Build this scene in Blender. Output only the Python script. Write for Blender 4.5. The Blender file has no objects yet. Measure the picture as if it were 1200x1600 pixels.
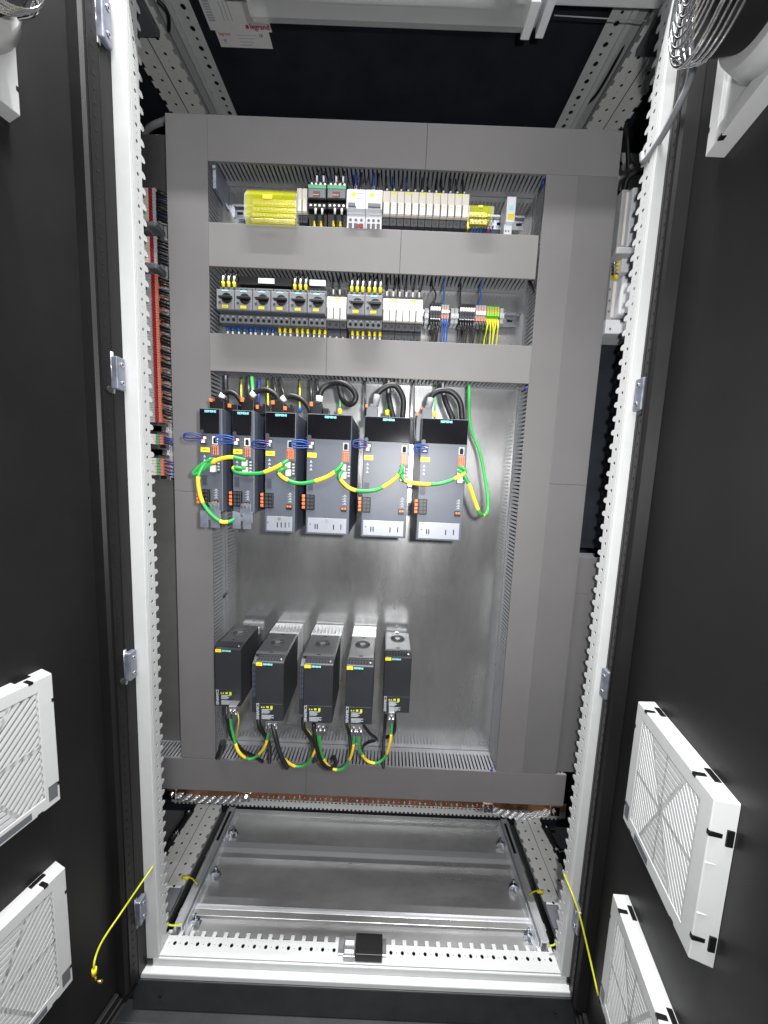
import bpy, bmesh, math, random
from mathutils import Vector, Matrix
import numpy as np
random.seed(7)
SC = bpy.context.scene
C = SC.collection
# ------------------------------------------------------------------ camera
CP = np.array([.6169, -.8487, 1.0348]); PIT, YAW, ROL, FPX = .1137, -.0022, .0417, 556.16
def _rot(p, y, r):
    B = np.array([[1,0,0],[0,0,-1],[0,1,0]], float)
    cx,sx=math.cos(p),math.sin(p); cy,sy=math.cos(y),math.sin(y); cr,sr=math.cos(r),math.sin(r)
    Rx=np.array([[1,0,0],[0,cx,-sx],[0,sx,cx]]); Ry=np.array([[cy,0,-sy],[0,1,0],[sy,0,cy]]); Rz=np.array([[cr,-sr,0],[sr,cr,0],[0,0,1]])
    return Rz@Rx@Ry@B
RM = _rot(PIT, YAW, ROL)
cam = bpy.data.objects.new('camera', bpy.data.cameras.new('camera')); C.objects.link(cam); SC.camera = cam
M4 = Matrix.Identity(4)
for i in range(3):
    M4[i][0] = RM[0][i]; M4[i][1] = -RM[1][i]; M4[i][2] = -RM[2][i]; M4[i][3] = CP[i]
cam.matrix_world = M4
cam.data.sensor_fit = 'VERTICAL'; cam.data.sensor_height = 36; cam.data.sensor_width = 27
cam.data.lens = 36*FPX/1600; cam.data.clip_start = .01; cam.data.clip_end = 60
# ------------------------------------------------------------------ world, lamps, exposure
W = bpy.data.worlds.new('World'); SC.world = W; W.use_nodes = True
_nt = W.node_tree; _bg = _nt.nodes['Background']; _bg.inputs[1].default_value = .17
_tc = _nt.nodes.new('ShaderNodeTexCoord'); _sx = _nt.nodes.new('ShaderNodeSeparateXYZ'); _nt.links.new(_tc.outputs['Generated'], _sx.inputs[0])
_mr = _nt.nodes.new('ShaderNodeMapRange'); _mr.inputs[1].default_value = -.6; _mr.inputs[2].default_value = .7; _nt.links.new(_sx.outputs['Z'], _mr.inputs[0])
_cr = _nt.nodes.new('ShaderNodeValToRGB'); _nt.links.new(_mr.outputs[0], _cr.inputs[0])
_cr.color_ramp.elements[0].color = (.62,.62,.62,1); _cr.color_ramp.elements[1].color = (1.0,1.03,1.10,1)
_e = _cr.color_ramp.elements.new(.5); _e.color = (.55,.57,.60,1)
_nz = _nt.nodes.new('ShaderNodeTexNoise'); _nz.inputs['Scale'].default_value = 3.2; _nz.inputs['Detail'].default_value = 2; _nt.links.new(_tc.outputs['Generated'], _nz.inputs['Vector'])
_m2 = _nt.nodes.new('ShaderNodeMapRange'); _m2.inputs[1].default_value = .40; _m2.inputs[2].default_value = .62; _m2.inputs[3].default_value = .25; _m2.inputs[4].default_value = 2.1; _nt.links.new(_nz.outputs[0], _m2.inputs[0])
_mu = _nt.nodes.new('ShaderNodeVectorMath'); _mu.operation = 'SCALE'; _nt.links.new(_cr.outputs[0], _mu.inputs[0]); _nt.links.new(_m2.outputs[0], _mu.inputs['Scale'])
_nt.links.new(_mu.outputs[0], _bg.inputs[0])
def area(name, loc, target, sx, sy, power, col=(1,.985,.975)):
    l = bpy.data.lights.new(name, 'AREA'); l.shape = 'RECTANGLE'; l.size = sx; l.size_y = sy; l.energy = power; l.color = col
    o = bpy.data.objects.new(name, l); C.objects.link(o); o.location = loc
    d = Vector(target)-Vector(loc); o.rotation_euler = (math.atan2(d.y, -d.z), 0, 0)
    return o
area('tube_and_fill_lamp', (.4, -.47, 3.9), (.6, 0, .8), 1.5, .04, 150)
area('tube_and_fill_lamp', (.8, -.29, 3.9), (.6, 0, .8), 1.5, .04, 55)
area('tube_and_fill_lamp', (.9, -3.0, 3.4), (.6, .1, .2), 2.4, .25, 58)  # soft front fill added behind the camera to brighten panel and floor
area('phone_torch_lamp', (.70, -.90, 1.08), (.6, .17, .75), .035, .035, 12, (1,.985,.97))
SC.view_settings.view_transform = 'Standard'; SC.view_settings.look = 'None'
SC.view_settings.exposure = .16; SC.view_settings.gamma = 1; SC.view_settings.use_curve_mapping = False
# ------------------------------------------------------------------ pixel-to-place helpers (photo 1200 x 1600)
def AT(px, py, Y):
    d = RM.T@np.array([(px-600)/FPX, (py-800)/FPX, 1]); t = (Y-CP[1])/d[1]; return Vector(CP+t*d)
def ATZ(px, py, z):
    d = RM.T@np.array([(px-600)/FPX, (py-800)/FPX, 1]); t = (z-CP[2])/d[2]; return Vector(CP+t*d)
def PX(a, b, c, d, Y):           # pixel box -> x0,x1,z0,z1 on plane Y
    mx, my = (a+c)/2, (b+d)/2
    return AT(a,my,Y).x, AT(c,my,Y).x, AT(mx,d,Y).z, AT(mx,b,Y).z
# ------------------------------------------------------------------ materials
MATS = {}
def mat(name, col, rough=.5, metal=0, var=.06, scale=30, bump=0, bscale=200, rvar=0, trans=0, ior=1.45, alpha=1, coat=0, spangle=0, stretch=None):
    m = bpy.data.materials.new(name); m.use_nodes = True; nt = m.node_tree; p = nt.nodes['Principled BSDF']
    p.inputs['Base Color'].default_value = (*col, 1); p.inputs['Roughness'].default_value = rough; p.inputs['Metallic'].default_value = metal
    p.inputs['Transmission Weight'].default_value = trans; p.inputs['IOR'].default_value = ior; p.inputs['Alpha'].default_value = alpha
    p.inputs['Coat Weight'].default_value = coat
    tc = nt.nodes.new('ShaderNodeTexCoord'); src = tc.outputs['Object']
    if stretch:
        mp = nt.nodes.new('ShaderNodeMapping'); mp.inputs['Scale'].default_value = stretch; nt.links.new(src, mp.inputs[0]); src = mp.outputs[0]
    if var:
        n = nt.nodes.new('ShaderNodeTexNoise'); n.inputs['Scale'].default_value = scale; n.inputs['Detail'].default_value = 6; n.inputs['Roughness'].default_value = .65
        nt.links.new(src, n.inputs['Vector'])
        r = nt.nodes.new('ShaderNodeValToRGB'); r.color_ramp.elements[0].position = .3; r.color_ramp.elements[1].position = .7
        r.color_ramp.elements[0].color = (*[max(0, c*(1-var)) for c in col], 1); r.color_ramp.elements[1].color = (*[min(1, c*(1+var)) for c in col], 1)
        nt.links.new(n.outputs[0], r.inputs[0]); out = r.outputs[0]
        if spangle:
            v = nt.nodes.new('ShaderNodeTexVoronoi'); v.inputs['Scale'].default_value = spangle; nt.links.new(src, v.inputs['Vector'])
            mx = nt.nodes.new('ShaderNodeMixRGB'); mx.blend_type = 'OVERLAY'; mx.inputs[0].default_value = .10
            nt.links.new(out, mx.inputs[1]); nt.links.new(v.outputs['Color'], mx.inputs[2])
            hs = nt.nodes.new('ShaderNodeHueSaturation'); hs.inputs['Saturation'].default_value = .12; nt.links.new(mx.outputs[0], hs.inputs['Color']); out = hs.outputs[0]
        nt.links.new(out, p.inputs['Base Color'])
    if rvar:
        n2 = nt.nodes.new('ShaderNodeTexNoise'); n2.inputs['Scale'].default_value = scale*.45; n2.inputs['Detail'].default_value = 5; nt.links.new(src, n2.inputs['Vector'])
        mr = nt.nodes.new('ShaderNodeMapRange'); mr.inputs[1].default_value = .3; mr.inputs[2].default_value = .7
        mr.inputs[3].default_value = max(.02, rough-rvar); mr.inputs[4].default_value = min(1, rough+rvar)
        nt.links.new(n2.outputs[0], mr.inputs[0]); nt.links.new(mr.outputs[0], p.inputs['Roughness'])
    if bump:
        n3 = nt.nodes.new('ShaderNodeTexNoise'); n3.inputs['Scale'].default_value = bscale; n3.inputs['Detail'].default_value = 3; nt.links.new(src, n3.inputs['Vector'])
        b = nt.nodes.new('ShaderNodeBump'); b.inputs['Strength'].default_value = bump; b.inputs['Distance'].default_value = .001
        nt.links.new(n3.outputs[0], b.inputs['Height']); nt.links.new(b.outputs[0], p.inputs['Normal'])
    MATS[name] = m; return m
mat('white_paint', (.62,.635,.64), .38, var=.03, bump=.12, bscale=900, rvar=.06)
mat('white_paint_lit', (.80,.81,.80), .36, var=.03, bump=.12, bscale=900)  # white paint lightened to stand for light that the shaded rails miss
mat('grey_paint', (.56,.58,.58), .42, var=.05, bump=.12, bscale=900)
mat('black_paint', (.009,.0088,.0094), .46, var=.15, scale=8, bump=.3, bscale=700, rvar=.06)
mat('plinth_paint', (.030,.032,.035), .5, var=.25, scale=14, bump=.35, bscale=500, rvar=.1)
mat('inner_dark', (.018,.022,.030), .5, var=.3, scale=8, bump=.2, bscale=400, rvar=.1)
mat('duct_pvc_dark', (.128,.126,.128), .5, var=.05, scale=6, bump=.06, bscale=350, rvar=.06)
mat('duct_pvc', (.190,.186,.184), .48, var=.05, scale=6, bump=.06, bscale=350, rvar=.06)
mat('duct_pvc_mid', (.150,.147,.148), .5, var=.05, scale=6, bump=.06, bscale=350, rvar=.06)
mat('duct_inner', (.21,.22,.235), .55, var=.08, scale=12)
mat('galv', (.60,.65,.71), .24, .90, var=.16, scale=6, rvar=.14, spangle=120, stretch=(1,1,.35), bump=.05, bscale=25)
mat('galv_floor', (.72,.75,.79), .33, .76, var=.16, scale=8, rvar=.10, spangle=90, stretch=(.35,1,1))
mat('steel', (.58,.59,.61), .33, .85, var=.1, scale=60, rvar=.08)
mat('chrome', (.8,.8,.82), .08, 1, var=0)
mat('zinc', (.30,.33,.40), .42, .7, var=.2, scale=60, rvar=.12)
mat('copper', (.60,.33,.22), .33, 1, var=.25, scale=50, rvar=.12)
mat('brass', (.62,.47,.14), .3, 1, var=.1)
mat('beige', (.72,.68,.60), .42, var=.03, scale=60)
mat('flap_white', (.80,.77,.72), .38, var=.03, scale=80)
mat('cool_white', (.74,.76,.80), .36, var=.03, scale=80)
mat('light_grey', (.42,.43,.44), .45, var=.05, scale=60)
mat('sheet_grey', (.17,.175,.17), .45, .35, var=.12, scale=9, rvar=.08)
mat('mid_grey', (.13,.14,.155), .45, var=.07, scale=60)
mat('dark_grey', (.045,.050,.06), .45, var=.1, scale=60)
mat('drive_blue_grey', (.088,.102,.130), .42, var=.05, scale=20, bump=.1, bscale=900)
mat('drive_side', (.045,.055,.085), .5, var=.12, scale=20, bump=.1, bscale=700)
mat('anthracite', (.026,.028,.033), .38, var=.12, scale=22, bump=.25, bscale=800, rvar=.06)
mat('anthracite_top', (.050,.052,.056), .42, var=.1, scale=22, bump=.2, bscale=800)
mat('gloss_black', (.006,.006,.008), .10, var=.3, scale=9, rvar=.05, coat=.4)
mat('black', (.007,.007,.008), .42, var=.2, scale=80)
mat('hole', (.004,.004,.005), .8, var=.2)
mat('cable_black', (.012,.012,.014), .42, var=.25, scale=60, bump=.3, bscale=400)
mat('cable_blue', (.015,.085,.38), .38, var=.1, scale=60)
mat('cable_navy', (.012,.035,.20), .38, var=.1, scale=60)
mat('cable_green', (.035,.33,.07), .36, var=.12, scale=60)
mat('cable_yellow', (.85,.60,.03), .38, var=.08, scale=60)
mat('cable_lime', (.62,.62,.03), .4, var=.12, scale=60)
mat('cable_grey', (.26,.27,.29), .5, var=.06, scale=60)
mat('orange', (.85,.20,.06), .4, var=.08, scale=60)
mat('red', (.36,.02,.035), .4, var=.12, scale=60)
mat('salmon', (.60,.22,.14), .42, var=.12, scale=60)
mat('yellow', (.90,.74,.03), .45, var=.05, scale=60)
mat('teal', (.30,.82,.84), .4, var=.04, scale=60)
mat('green_strip', (.10,.40,.20), .4, var=.1)
mat('term_green', (.25,.55,.05), .42, var=.1, scale=60)
mat('label_white', (.78,.78,.78), .5, var=.03, scale=60)
mat('ink', (.02,.02,.025), .6, var=0)
mat('ink_grey', (.42,.46,.50), .6, var=0)
mat('ink_red', (.5,.02,.08), .6, var=0)
mat('ink_orange', (.7,.12,.04), .6, var=0)
mat('clear', (.93,.96,.96), .12, var=0, alpha=.28, rvar=0)
mat('yellow_clear', (.80,.84,.01), .08, var=.1, scale=25, alpha=.34)
mat('rail_steel', (.40,.42,.46), .30, 1, var=.1, scale=60, rvar=.08)
mat('galv_lit', (.72,.74,.77), .38, .65, var=.06, scale=30, stretch=(.1,1,1))  # galvanised steel lightened so floor strips and slide rails look lit
mat('panel_grey', (.20,.21,.23), .42, var=.06, scale=60)
mat('filter_cloth', (.20,.20,.21), .9, var=.15, scale=40, bump=.6, bscale=300)
mat('floor_concrete', (.06,.06,.06), .7, var=.3, scale=4, bump=.3, bscale=60)
# ------------------------------------------------------------------ mesh builder
LOC = {}
class MB:
    def __init__(s): s.v=[]; s.f=[]; s.mi=[]; s.m=0; s.sm=[]
    def add(s, vs, fs, sm=False):
        o=len(s.v); s.v += [tuple(v) for v in vs]
        for f in fs: s.f.append([i+o for i in f]); s.mi.append(s.m); s.sm.append(sm)
        return s
    def box(s, x0,x1,y0,y1,z0,z1):
        if x0>x1:x0,x1=x1,x0
        if y0>y1:y0,y1=y1,y0
        if z0>z1:z0,z1=z1,z0
        return s.add([(x0,y0,z0),(x1,y0,z0),(x1,y1,z0),(x0,y1,z0),(x0,y0,z1),(x1,y0,z1),(x1,y1,z1),(x0,y1,z1)],
              [(0,3,2,1),(4,5,6,7),(0,1,5,4),(1,2,6,5),(2,3,7,6),(3,0,4,7)])
    def pbox(s, a,b,c,d,Yf,Yb):
        x0,x1,z0,z1 = PX(a,b,c,d,Yf); return s.box(x0,x1,Yf,Yb,z0,z1)
    def hexa(s, pts):            # 8 points: bottom loop of four, top loop of four
        return s.add(pts, [(0,3,2,1),(4,5,6,7),(0,1,5,4),(1,2,6,5),(2,3,7,6),(3,0,4,7)])
    def prism(s, poly, axis, a, b):   # poly of 2-d points extruded along an axis from a to b
        n=len(poly)
        def P(p,t):
            return (t,p[0],p[1]) if axis=='x' else ((p[0],t,p[1]) if axis=='y' else (p[0],p[1],t))
        vs=[P(p,a) for p in poly]+[P(p,b) for p in poly]
        return s.add(vs, [list(range(n))[::-1], list(range(n,2*n))]+[(i,(i+1)%n,(i+1)%n+n,i+n) for i in range(n)])
    def cyl(s, c, axis, r, h, n=16, r2=None, sm=True):
        c=Vector(c); ax={'x':Vector((1,0,0)),'y':Vector((0,1,0)),'z':Vector((0,0,1))}[axis] if isinstance(axis,str) else Vector(axis).normalized()
        u=ax.orthogonal().normalized(); w=ax.cross(u); r2=r if r2 is None else r2
        vs=[c+(u*math.cos(2*math.pi*i/n)+w*math.sin(2*math.pi*i/n))*r for i in range(n)]+[c+ax*h+(u*math.cos(2*math.pi*i/n)+w*math.sin(2*math.pi*i/n))*r2 for i in range(n)]
        s.add(vs,[(i,(i+1)%n,(i+1)%n+n,i+n) for i in range(n)],sm)
        o=len(s.v)-2*n; s.f.append([o+i for i in range(n)][::-1]); s.mi.append(s.m); s.sm.append(False)
        s.f.append([o+n+i for i in range(n)]); s.mi.append(s.m); s.sm.append(False); return s
    def ring(s, c, axis, R, r, n=32, k=8):
        c=Vector(c); ax={'x':Vector((1,0,0)),'y':Vector((0,1,0)),'z':Vector((0,0,1))}[axis]; u=ax.orthogonal().normalized(); w=ax.cross(u)
        vs=[]
        for i in range(n):
            d=u*math.cos(2*math.pi*i/n)+w*math.sin(2*math.pi*i/n)
            for j in range(k): a=2*math.pi*j/k; vs.append(c+d*(R+r*math.cos(a))+ax*r*math.sin(a))
        return s.add(vs,[(i*k+j,((i+1)%n)*k+j,((i+1)%n)*k+(j+1)%k,i*k+(j+1)%k) for i in range(n) for j in range(k)],True)
    def tube(s, pts, r, k=8, sub=6, cap=True):
        P=[Vector(p) for p in pts]
        if sub>1 and len(P)>2: P=spline(P,sub)
        t0=(P[1]-P[0]).normalized(); u=t0.orthogonal().normalized(); vs=[]; n=len(P)
        for i,p in enumerate(P):
            t=((P[min(i+1,n-1)]-P[max(i-1,0)])).normalized()
            u=(u-t*u.dot(t)); u = u.normalized() if u.length>1e-6 else t.orthogonal().normalized(); w=t.cross(u)
            rr = r if not callable(r) else r(i/(n-1))
            for j in range(k): a=2*math.pi*j/k; vs.append(p+(u*math.cos(a)+w*math.sin(a))*rr)
        o=len(s.v)
        s.add(vs,[(i*k+j,i*k+(j+1)%k,(i+1)*k+(j+1)%k,(i+1)*k+j) for i in range(n-1) for j in range(k)],True)
        if cap:
            s.f.append([o+j for j in range(k)][::-1]); s.mi.append(s.m); s.sm.append(False)
            s.f.append([o+(n-1)*k+j for j in range(k)]); s.mi.append(s.m); s.sm.append(False)
        return s
    def perf(s, o, u, v, L, Wd, pitch, r, rows=(.5,), t=.0015, small=0):   # punched sheet: cells with round holes
        o=Vector(o);u=Vector(u);v=Vector(v);nrm=u.cross(v); n=int(L/pitch); 
        edges=[0]+[(rows[i]+rows[i+1])/2 for i in range(len(rows)-1)]+[1]
        for side in (0,1):
            off=nrm*t*side
            for i in range(n):
                for j,c in enumerate(rows):
                    a0=i*pitch; a1=(i+1)*pitch if i<n-1 else L; b0=edges[j]*Wd; b1=edges[j+1]*Wd; ca=(i+.5)*pitch; cb=c*Wd
                    rr=r if not small or i%2==0 else small
                    vs=[];
                    K=8
                    for q in range(K):
                        an=2*math.pi*q/K+math.pi/8*0; dx,dy=math.cos(an),math.sin(an)
                        bx={-1:a0-ca,0:0,1:a1-ca}[int(round(dx*1.2)) if abs(dx)>.3 else 0]; by={-1:b0-cb,0:0,1:b1-cb}[int(round(dy*1.2)) if abs(dy)>.3 else 0]
                        vs.append(o+off+u*(ca+bx)+v*(cb+by))
                    for q in range(K):
                        an=2*math.pi*q/K; vs.append(o+off+u*(ca+rr*math.cos(an))+v*(cb+rr*math.sin(an)))
                    s.add(vs,[(q,(q+1)%K,(q+1)%K+K,q+K) for q in range(K)])
                    if side==0:
                        vv=vs[K:]+[p+nrm*t for p in vs[K:]]
                        s.add(vv,[(q,(q+1)%K,(q+1)%K+K,q+K) for q in range(K)])
        for (aa,dd,bb) in ((0,v,Wd),(L,v,Wd)):
            p=o+u*aa; s.add([p,p+dd*bb,p+dd*bb+nrm*t,p+nrm*t],[(0,1,2,3)])
        for bb in (0,Wd):
            p=o+v*bb; s.add([p,p+u*L,p+u*L+nrm*t,p+nrm*t],[(0,1,2,3)])
        return s
    def build(s, name, m, parent=None, bevel=0, seg=2):
        me=bpy.data.meshes.new(name)
        if parent is not None: off=LOC[parent]
        else:
            xs=[v[0] for v in s.v]; ys=[v[1] for v in s.v]; zs=[v[2] for v in s.v]
            off=Vector(((min(xs)+max(xs))/2,(min(ys)+max(ys))/2,min(zs)))
        me.from_pydata([(v[0]-off[0],v[1]-off[1],v[2]-off[2]) for v in s.v],[],s.f)
        ms = m if isinstance(m,(list,tuple)) else [m]
        for q in ms: me.materials.append(MATS[q])
        me.polygons.foreach_set('material_index', s.mi); me.polygons.foreach_set('use_smooth', s.sm)
        me.update()
        bm=bmesh.new(); bm.from_mesh(me); bmesh.ops.recalc_face_normals(bm, faces=bm.faces); bm.to_mesh(me); bm.free()
        o=bpy.data.objects.new(name,me); C.objects.link(o)
        if parent is not None: o.parent=parent; LOC[o]=off
        else: o.location=off; LOC[o]=off
        if bevel:
            b=o.modifiers.new('bevel','BEVEL'); b.width=bevel; b.segments=seg; b.limit_method='ANGLE'; b.angle_limit=.9
        return o
def spline(P, sub):
    out=[]; n=len(P)
    for i in range(n-1):
        p0=P[max(i-1,0)];p1=P[i];p2=P[i+1];p3=P[min(i+2,n-1)]
        for k in range(sub):
            t=k/sub
            out.append(.5*((2*p1)+(p2-p0)*t+(2*p0-5*p1+4*p2-p3)*t*t+(3*p1-p0-3*p2+p3)*t**3))
    out.append(P[-1]); return out
def tag(o,label,cat,group=None,kind=None):
    if label: o['label']=label
    if cat: o['category']=cat
    if group: o['group']=group
    if kind: o['kind']=kind
    return o
def thing(name,label,cat,loc,group=None):
    o=bpy.data.objects.new(name,None); C.objects.link(o); o.location=loc; o.empty_display_size=.02
    LOC[o]=Vector(loc); return tag(o,label,cat,group)
def dup(root, delta, label=None, group=None):
    r=root.copy(); C.objects.link(r); r.location=Vector(root.location)+Vector(delta); LOC[r]=LOC[root]
    if label: r['label']=label
    if group: r['group']=group
    for ch in list(root.children):
        c=ch.copy(); C.objects.link(c); c.parent=r
        for g in list(ch.children):
            d=g.copy(); C.objects.link(d); d.parent=c
    return r
def text_verts(body, size, extrude=.0003, align='LEFT'):
    cu=bpy.data.curves.new('t','FONT'); cu.body=body; cu.size=size; cu.extrude=extrude; cu.align_x=align; cu.align_y='CENTER'; cu.resolution_u=2
    o=bpy.data.objects.new('t',cu); C.objects.link(o); dg=bpy.context.evaluated_depsgraph_get(); dg.update()
    me=bpy.data.meshes.new_from_object(o.evaluated_get(dg)); vs=[v.co.copy() for v in me.vertices]; fs=[list(p.vertices) for p in me.polygons]
    bpy.data.objects.remove(o); bpy.data.meshes.remove(me); bpy.data.curves.remove(cu); return vs,fs
def text_on(mb, body, size, org, right=(1,0,0), up=(0,0,1), align='LEFT', bold=0):
    vs,fs=text_verts(body,size,align=align); r=Vector(right);u=Vector(up);n=r.cross(u);o=Vector(org)
    mb.add([o+r*v.x+u*v.y+n*v.z for v in vs],fs)
    if bold: mb.add([o+r*(v.x+bold)+u*(v.y+bold*.4)+n*(v.z*1.02) for v in vs],fs)
    return mb
_ONES='first second third fourth fifth sixth seventh eighth ninth'.split(); _T=['','','twenty','thirty','forty','fifty','sixty','seventy','eighty','ninety']; _TH=['','','twentieth','thirtieth','fortieth','fiftieth','sixtieth','seventieth','eightieth','ninetieth']
ORD=['first','second','third','fourth','fifth','sixth','seventh','eighth','ninth','tenth','eleventh','twelfth','thirteenth','fourteenth','fifteenth','sixteenth','seventeenth','eighteenth','nineteenth','twentieth']
for _k in range(21,100): ORD.append(_TH[_k//10] if _k%10==0 else _T[_k//10]+'-'+_ONES[_k%10-1])
# ================================================================== SETTING
tag(MB().box(-6,8,-8,6,-.62,-.60).build('factory_floor','floor_concrete'),None,None,kind='structure')
# ================================================================== ENCLOSURE
enc=thing('enclosure','black and white metal switchgear enclosure with open front around the grey wiring panel','enclosure',(.6,.2,-.6))
# plinth, sill
p=MB(); p.box(-.03,1.235,-.020,.0,-.490,-.392); 
p.build('plinth','plinth_paint',enc,.003)
p=MB(); p.box(-.75,1.95,-.045,.03,-.60,-.494); p.build('plinth','plinth_paint',enc,.003)
for (a,b,r_) in ((250,1557,.0045),(868,1583,.0045),(886,1562,.002)):
    q=AT(a,b,-.0215); MB().cyl((q.x,-.0222,q.z),'y',r_,.002,14).build('plinth_hole','hole',enc)
p=MB(); p.box(-.008,1.208,-.018,.0,-.392,-.374); p.box(-.008,1.208,.0,.012,-.39,-.352); p.build('sill_lip','white_paint',enc,.003)
p=MB(); p.perf((.02,.0035,-.3475),(1,0,0),(0,1,0),1.16,.044,.0165,.0050,(.62,),-.002,small=.0014)
for i in range(35):
    x=.028+i*.0331; p.box(x,x+.011,.0475,.060,-.3495,-.3475); 
p.box(.02,1.18,.0475,.049,-.358,-.3495)
p.build('sill','white_paint',enc)
# uprights : bright face + flange with holes and teeth
for side in (0,1):
    def X(x): return x if side==0 else 1.2-x
    sg = 1 if side==0 else -1
    p=MB(); p.box(X(0),X(.034),.0,.004,-.352,2.25); p.box(X(.0),X(.004),.004,.03,-.352,2.25)
    p.box(X(.0305),X(.034),.004,.010,-.352,2.25)
    if side==1: p.box(X(-.008),X(-.003),.006,.03,-.352,2.25); p.box(X(-.016),X(-.011),.012,.03,-.352,2.25)
    f=p.build('upright','white_paint',enc,.0015)
    p=MB(); 
    o=(X(.0345),.010,-.350)
    p.perf(o,(0,0,1),(0,1,0),2.6,.026,.0165,.0040,(.5,),.0015*sg,small=.0014)
    for i in range(78):
        z=-.345+i*.0331; x=X(.0345)
        p.prism([(.036,z),(.044,z+.001),(.048,z+.004),(.048,z+.009),(.044,z+.013),(.036,z+.014)],'x',x,x-.0015*sg)
    p.build('upright_flange','white_paint',enc)
    # gaskets
    p=MB(); p.box(X(-.010),X(-.0005),.010,.05,-.36,2.25); p.build('gasket','black',enc)
    p=MB(); p.box(X(.000),X(.018),-.004,.0,-.368,-.353); p.build('corner_block','black',enc)
# side walls seen inside, roof, rear
p=MB(); p.box(-.42,1.62,.475,.48,-.40,2.40); p.build('rear_panel','inner_dark',enc)
p=MB(); p.box(-.42,1.62,.02,.475,2.150,2.156); p.build('roof_panel','inner_dark',enc)
for _x in (-.42,1.615): MB().box(_x,_x+.005,.02,.475,-.40,2.156).build('side_panel','inner_dark',enc)
# front top member
p=MB(); p.box(-.4,1.6,-.004,.05,2.058,2.16); p.build('top_member','white_paint',enc,.002)
MB().box(-.62,-.012,.0,.03,-.6,2.2).build('neighbour_front','black_paint',enc); MB().box(1.25,1.82,.0,.03,-.6,2.2).build('neighbour_front','black_paint',enc)
# rear frame bars
p=MB()
p.perf((-.2,.452,-.335),(1,0,0),(0,0,1),1.6,.040,.0165,.004,(.6,),.0015)
for i in range(96):
    x=-.19+i*.0165; p.box(x,x+.008,.4535,.455,-.345,-.335)
p.build('rear_rail','grey_paint',enc)
p=MB(); p.perf((-.4,.440,2.025),(1,0,0),(0,0,1),2.0,.07,.0331,.007,(.55,),.0015); p.box(-.4,1.6,.434,.440,2.015,2.028); p.box(-.4,1.6,.44,.45,1.99,2.015)
p.build('rear_rail','white_paint',enc)
# depth rails (bottom and top), mirrored pair with a seam
def depth_rail(xs, z, side, top):
    sg = 1 if side==0 else -1
    m='white_paint_lit'
    zf = z
    p=MB()
    for (a,b,row) in ((-.050,-.0007,.5),(.0007,.048,.5)):
        lo=xs+ (a if sg>0 else -b); 
        inner = (b>0)==(sg>0)
        p.perf((lo,.045,zf),(0,1,0),(1,0,0),.39,b-a-.0,.0165,.0044,(.5,),.0015*(1 if top else -1)*-1,small=.0016)
    # teeth both sides
    for i in range(11):
        y=.055+i*.0331
        for e in (-.050,.048):
            x0=xs+sg*e; x1=x0+sg*(.007 if e>0 else -.007)
            p.box(x0,x1,y,y+.018,zf-.0008,zf+.0008)
            # punched window below the tooth
    r=p.build('depth_rail',m,enc)
    p=MB(); dz=-.03 if not top else .03
    for e in (-.048,.046):
        x0=xs+sg*e; p.box(x0,x0+sg*.0015,.045,.435,zf+dz,zf+(-.002 if not top else .002))
    p.build('depth_rail_web','grey_paint',enc)
    p=MB(); p.box(xs-.0007,xs+.0007,.045,.435,zf-.002,zf+.001); p.build('rail_seam','black',enc)
for side,xs in ((0,-.037),(1,1.237)):
    depth_rail(xs,-.323,side,False); depth_rail(xs,2.1047,side,True)
    sg = 1 if side==0 else -1
    # top inner strip with large holes and light fold
    p=MB(); x0=xs+sg*.1+ (0 if sg>0 else -.045)
    p.perf((x0,.03,2.112),(0,1,0),(1,0,0),.42,.045,.021,.0065,(.55,),.0015,small=.004)
    p.box(xs+sg*.088,xs+sg*.0995,.03,.45,2.104,2.1055); p.box(xs+sg*.0985,xs+sg*.0995,.03,.45,2.1055,2.112)
    p.build('roof_rail','grey_paint',enc)
    p=MB(); p.box(xs+sg*.058,xs+sg*.086,.03,.45,2.118,2.12); p.build('roof_rail_web','light_grey',enc)
# plates hung at rail fronts
for side,xs in ((0,-.037),(1,1.237)):
    sg = 1 if side==0 else -1
    p=MB(); p.box(xs+sg*.02,xs+sg*.06,.075,.135,-.3205,-.305); p.box(xs-sg*.03,xs+sg*.02,.085,.125,-.3205,-.310)
    p.build('corner_bracket','mid_grey',enc,.002)
    p=MB(); p.box(xs-sg*.02,xs+sg*.045,.07,.165,2.085,2.1025); p.build('corner_bracket','mid_grey',enc,.003)
# ------------------------------------------------------------------ floor plates
def floor_plate(y0,y1,lab,hi):
    p=MB()
    p.box(.03,1.17,y0,y1,-.366,-.3645)
    p.box(.03,1.17,y1-.0015,y1,-.3645,-.352); p.box(.03,1.17,y1-.018,y1-.0015,-.3535,-.352)
    p.box(.03,1.17,y0,y0+.0015,-.3645,-.356)
    tag(p.build('floor_plate','galv_floor',None,.001),lab,'floor plate','galvanised floor plates')
floor_plate(.045,.118,'front galvanised floor plate right behind the white sill',0)
floor_plate(.124,.285,'middle galvanised floor plate between the two bright folded edges',0)
floor_plate(.291,.448,'rear galvanised floor plate in the dark under the copper bar',0)
# folded strips between plates, their lit look put into the colour
for (y0,y1,z,lab) in ((.118,.128,-.350,'narrow bright folded steel strip across the cabinet floor near the sill'),(.278,.318,-.349,'wide bright galvanised cross strip in the middle of the cabinet floor')):
    p=MB(); ym=(y0+y1)/2
    p.prism([(y0,z-.006),(ym,z),(y1,z+.001),(y1,z-.0015),(ym,z-.002),(y0,z-.008)],'x',.05,1.15)
    tag(p.build('floor_strip','galv_lit'),lab,'strip')
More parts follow.
